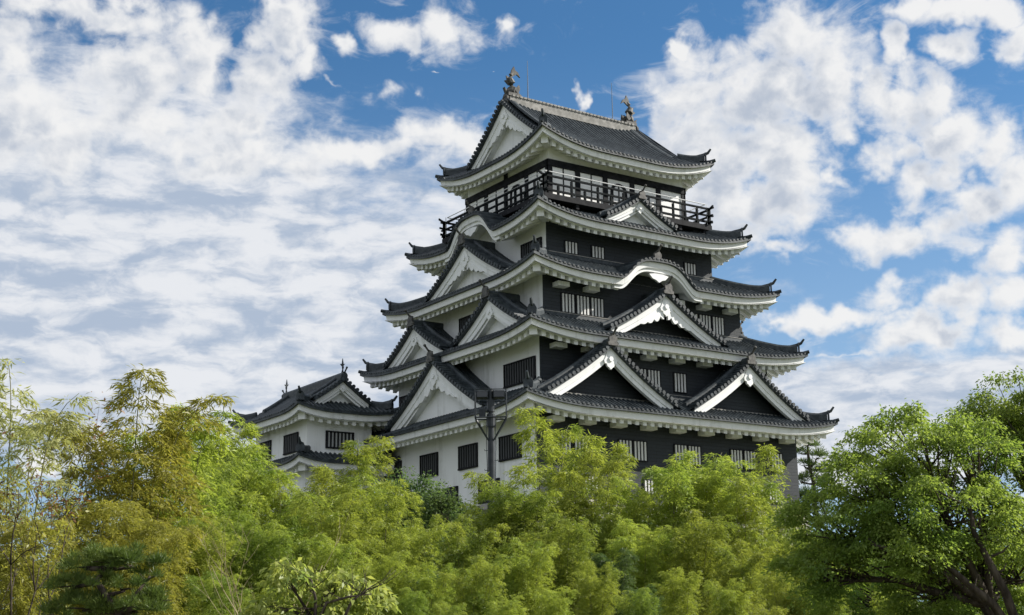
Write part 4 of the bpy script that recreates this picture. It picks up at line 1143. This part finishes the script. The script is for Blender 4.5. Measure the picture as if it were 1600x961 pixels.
plant('tree', broadleaf('b', 31, [(-1.25,0.2,4.91-0.75,1.15,1.2,0.75),(-0.35,0.3,4.91-0.95,0.8,1.0,0.75),(-2.2,0,4.91-1.55,1.0,1.1,0.8),(-1.2,-0.3,4.91-1.8,1.3,1.2,0.8),(-2.95,0,4.91-2.15,0.9,1.0,0.7),(-3.2,0.1,4.91-2.9,0.7,0.9,0.55),(-2.0,-0.2,4.91-2.6,1.1,1.1,0.6),(-0.4,0.3,4.91-2.2,1.1,0.9,0.7),(0.5,0.6,4.91-3.0,0.7,0.8,0.45),(-1.2,0.5,4.91-3.3,0.9,0.8,0.45)], limbs=[[(0.15,-0.5,4.91-4.6),(-0.5,-0.75,4.91-3.6),(-1.4,-0.95,4.91-2.85),(-2.6,-0.9,4.91-2.55)],[(0.1,-0.5,4.91-4.6),(-0.3,-0.8,4.91-3.4),(-0.75,-0.85,4.91-2.4),(-0.8,-0.8,4.91-1.7)],[(0.15,-0.5,4.91-4.6),(0.35,-0.7,4.91-3.2),(0.55,-0.75,4.91-2.0),(0.4,-0.5,4.91-1.1)]], base=(0.3,0.2,0), fork=0.42, rad=0.17, per=1.15, leaf=0.07, csize=0.26, nl=300), (-29.7, -51.8, ground_z(-29.7, -51.8)), VIEW, 1.0, 'large round green tree with dark forked limbs, right of the keep', 'tree')
plant('tree', broadleaf('b', 32, [(0,0,5.8-0.8,1.0,1.0,0.75),(-0.6,0.2,5.8-1.25,0.8,0.9,0.6),(1.0,0.2,5.8-1.1,1.2,1.0,0.9),(0.5,0,5.8-2.0,0.9,0.9,0.5),(0.6,0.2,5.8-3.5,1.0,1.0,0.7),(-0.4,0.4,5.8-3.0,0.7,0.9,0.4),(0.9,0,5.8-4.6,1.2,1.0,0.8)], base=(0.9,0.3,0), fork=0.4, rad=0.15, per=1.1, leaf=0.07, csize=0.26, nl=300), (-27.7, -51.2, ground_z(-27.7, -51.2)), VIEW, 1.0, 'tall green tree cut by the right edge of the photo, behind the round tree', 'tree')
plant('tree', broadleaf('b', 33, [(0,0,2.6-0.8,1.8,1.2,0.8),(2.2,0.2,2.6-1.0,1.5,1.2,0.9),(-1.6,0.2,2.6-1.4,1.3,1.1,0.8),(0.5,0,2.6-2.2,2.0,1.2,0.9),(3,0,2.6-2.4,1.5,1.2,0.9)], per=1.2, leaf=0.085, csize=0.33, nl=260), (-23.6, -45.1, ground_z(-23.6, -45.1)), VIEW, 1.0, 'lower green tree in the gap under the limbs of the round tree', 'tree')
plant('tree', broadleaf('y', 41, [(-0.35,0,2.22-0.35,0.42,0.5,0.30),(0.25,0,2.22-0.42,0.42,0.5,0.26),(0.72,0.1,2.22-0.52,0.36,0.4,0.24),(-0.15,-0.1,2.22-0.75,0.6,0.5,0.22),(-0.7,0.1,2.22-0.75,0.3,0.4,0.2)], fork=0.44, rad=0.05, per=2.6, leaf=0.12, wid=0.42, csize=0.17, nl=42, droop=-0.5, shell=0.5, limbs=[[(0.05,-0.5,2.22-1.4),(0.04,-0.45,2.22-0.6),(-0.03,-0.42,2.22-0.34),(-0.16,-0.3,2.22-0.26)],[(0.02,-0.5,2.22-1.1),(0.2,-0.5,2.22-0.66),(0.5,-0.5,2.22-0.58),(0.82,-0.4,2.22-0.54)],[(0.3,-0.5,2.22-1.2),(0.55,-0.5,2.22-0.64),(0.84,-0.4,2.22-0.42)]]), (-41.9, -49.3, ground_z(-41.9, -49.3)), VIEW, 1.0, 'light green broad-leaved tree with black branches at the bottom, right of the pale twigs', 'tree')
H = 2.41
plant('pine_tree', pine(51, [(0.0,0,H-0.22,0.42),(-0.45,0.1,H-0.30,0.36),(0.48,0.05,H-0.28,0.40),(0.75,0.0,H-0.42,0.28),(-0.72,0,H-0.62,0.34),(-0.25,-0.1,H-0.58,0.36),(0.35,-0.15,H-0.66,0.30),(-0.45,0,H-0.95,0.42),(0.55,0,H-0.98,0.45),(0.05,-0.1,H-1.12,0.4),(-0.85,0,H-1.05,0.3),(0.95,0,H-0.85,0.3)], [(0.25,0,0),(0.15,0,H-2.2),(0.12,-0.1,H-1.4),(0.25,-0.15,H-1.05),(0.02,-0.2,H-0.80),(-0.18,-0.15,H-0.55),(-0.05,0,H-0.35)], rad=0.11, nn=420, needle=0.10, flat=0.7), (-43.6, -45.3, ground_z(-43.6, -45.3)), VIEW, (0.88, 0.88, 0.995), 'dark green pine clipped into flat cloud pads, lower left', 'pine tree')
H = 14.25
plant('pine_tree', pine(52, [(0.0,0,H-0.4,0.7),(-0.5,0.1,H-1.0,0.6),(0.7,0,H-1.3,0.7),(-0.4,0,H-1.9,0.7),(1.0,0,H-2.3,0.7),(0.0,0,H-2.7,0.6),(0.9,0,H-3.3,0.8),(-0.7,0,H-3.2,0.8),(-0.6,0,H-4.4,1.1),(0.5,0,H-4.7,1.0),(-0.5,0,H-5.5,1.3),(0.6,0,H-6.2,1.2)], [(0.4,0,0),(0.4,0,H-6.0),(0.25,0,H-4.6),(0.3,0,H-3.4),(0.05,0,H-2.2),(0.0,0,H-1.0),(0,0,H-0.3)], rad=0.22, nn=42, needle=0.4, kind='d', flat=0.4), (29.3, 9.8, ground_z(29.3, 9.8)), VIEW, 1.0, 'small distant pine with sparse layered branches at the right corner of the keep', 'pine tree')
plant('dry_shrub', bare(61, 4.48, 4, BARK, 700, 'r', 0.5, 0.022), (-42.7, -39.3, ground_z(-42.7, -39.3)), 0.4, 1.0, 'nearly bare reddish-brown shrub between the pale and the tall golden bamboo', 'shrub')
plant('dry_shrub', bare(62, 3.23, 4, BARK, 500, 'o', 0.6, 0.03), (-44.1, -42.0, ground_z(-44.1, -42.0)), 1.4, 1.0, 'dark-limbed thin shrub near the left edge, below the pale bamboo', 'shrub')
plant('dry_shrub', bare(63, 2.86, 5, DRY, 0, 'r', 0.55, 0.013), (-41.4, -46.2, ground_z(-41.4, -46.2)), 0.9, 1.0, 'pale leafless twigs in front of green bamboo, left of the black-branched tree', 'shrub')
# ------------------------------------------------------------------ floodlight pole
pz = ground_z(-18.3, -18.0); zt = pz + 8.97
fl = tag(empty('floodlight_pole', (-18.3, -18.0, pz)), 'dark steel pole carrying two floodlights in a braced frame, before the white wall', 'floodlight')
rx, ry = 0.8264, -0.5630; nx, ny = -0.5630, -0.8264
LP = lambda u, w, z: (-18.3 + rx*u + nx*w, -18.0 + ry*u + ny*w, z)
m = MB(); m.tube([LP(0, 0, pz), LP(0, 0, zt-2.2)], 0.15, 12); m.tube([LP(0, 0, zt-2.2), LP(0, 0, zt-1.35)], 0.125, 12); m.tube([LP(0, 0, zt-1.6), LP(0, 0, zt-1.05)], 0.18, 12)
m.tube([LP(0, 0, zt-1.05), LP(0, 0, zt+0.05)], 0.10, 12); m.tube([LP(0, 0, zt-0.95), LP(0, 0, zt-0.45)], 0.16, 12)
pb = m.build('pole', STEEL, fl)
for i in range(7):
    sg = 1 if i % 2 else -1
    m = MB(); m.tube([LP(0, 0, zt-2.6-0.42*i), LP(sg*0.28, 0, zt-2.6-0.42*i), LP(sg*0.28, 0, zt-2.54-0.42*i)], 0.014, 5); m.build('climbing_peg', STEEL, pb)
m = MB()
for w in (-0.3, 0.3):
    m.tube([LP(-0.66, w, zt-1.22), LP(0.66, w, zt-1.22)], 0.035, 6)
    for u in (-0.66, 0.66): m.tube([LP(u, w, zt-1.22), LP(u, w, zt-0.02)], 0.028, 6)
    m.tube([LP(-0.66, w, zt-0.02), LP(0.66, w, zt-0.02)], 0.022, 6)
for u in (-0.66, 0.66): m.tube([LP(u, -0.3, zt-1.22), LP(u, 0.3, zt-1.22)], 0.03, 6)
m.build('frame', STEEL, fl)
for u in (-0.66, 0.66):
    m = MB()
    for w in (-0.3, 0.3): m.tube([LP(u, w, zt-1.24), LP(0.1*u, w*0.2, zt-2.25)], 0.032, 6)
    m.build('brace', STEEL, fl)
for u in (-0.36, 0.36):
    m = MB()
    pr = [(-0.20, 0.02), (0.18, -0.06), (0.20, -0.34), (-0.06, -0.40), (-0.20, -0.20)]
    m.prism(pr, lambda q, t: LP(u+t, q[0], zt+q[1]), -0.24, 0.24)
    m.tube([LP(u-0.26, 0, zt-0.2), LP(u-0.26, 0, zt-0.5), LP(u+0.26, 0, zt-0.5), LP(u+0.26, 0, zt-0.2)], 0.02, 5)
    fo = m.build('floodlight', STEEL, fl)
    m = MB(); m.prism([(0.186, -0.075), (0.206, -0.33), (0.216, -0.33), (0.196, -0.075)], lambda q, t: LP(u+t, q[0], zt+q[1]), -0.21, 0.21); m.build('lamp_glass', GLASS, fo)
for w, sgn in ((0.17, 1), (0.16, -1)):
    m = MB(); m.tube([LP(sgn*(0.02+0.16), -w*0.6, zt-1.1), LP(sgn*0.2, -w*0.9, zt-2.3), LP(sgn*0.165, -w*0.5, zt-3.6), LP(sgn*0.175, -w*0.4, zt-7.5)], 0.016, 5); m.build('cable', STEEL, pb)
m = MB(); m.tube([LP(-0.36, 0.0, zt-0.5), LP(-0.30, -0.1, zt-0.85), LP(-0.1, -0.1, zt-1.0)], 0.014, 5); m.build('cable', STEEL, pb)
m = MB(); m.prism([(-0.16, -0.84), (0.16, -0.84), (0.16, -1.16), (-0.16, -1.16)], lambda q, t: LP(-0.36+t, q[0], zt+q[1]), -0.14, 0.14); m.build('control_box', STEEL, fl)
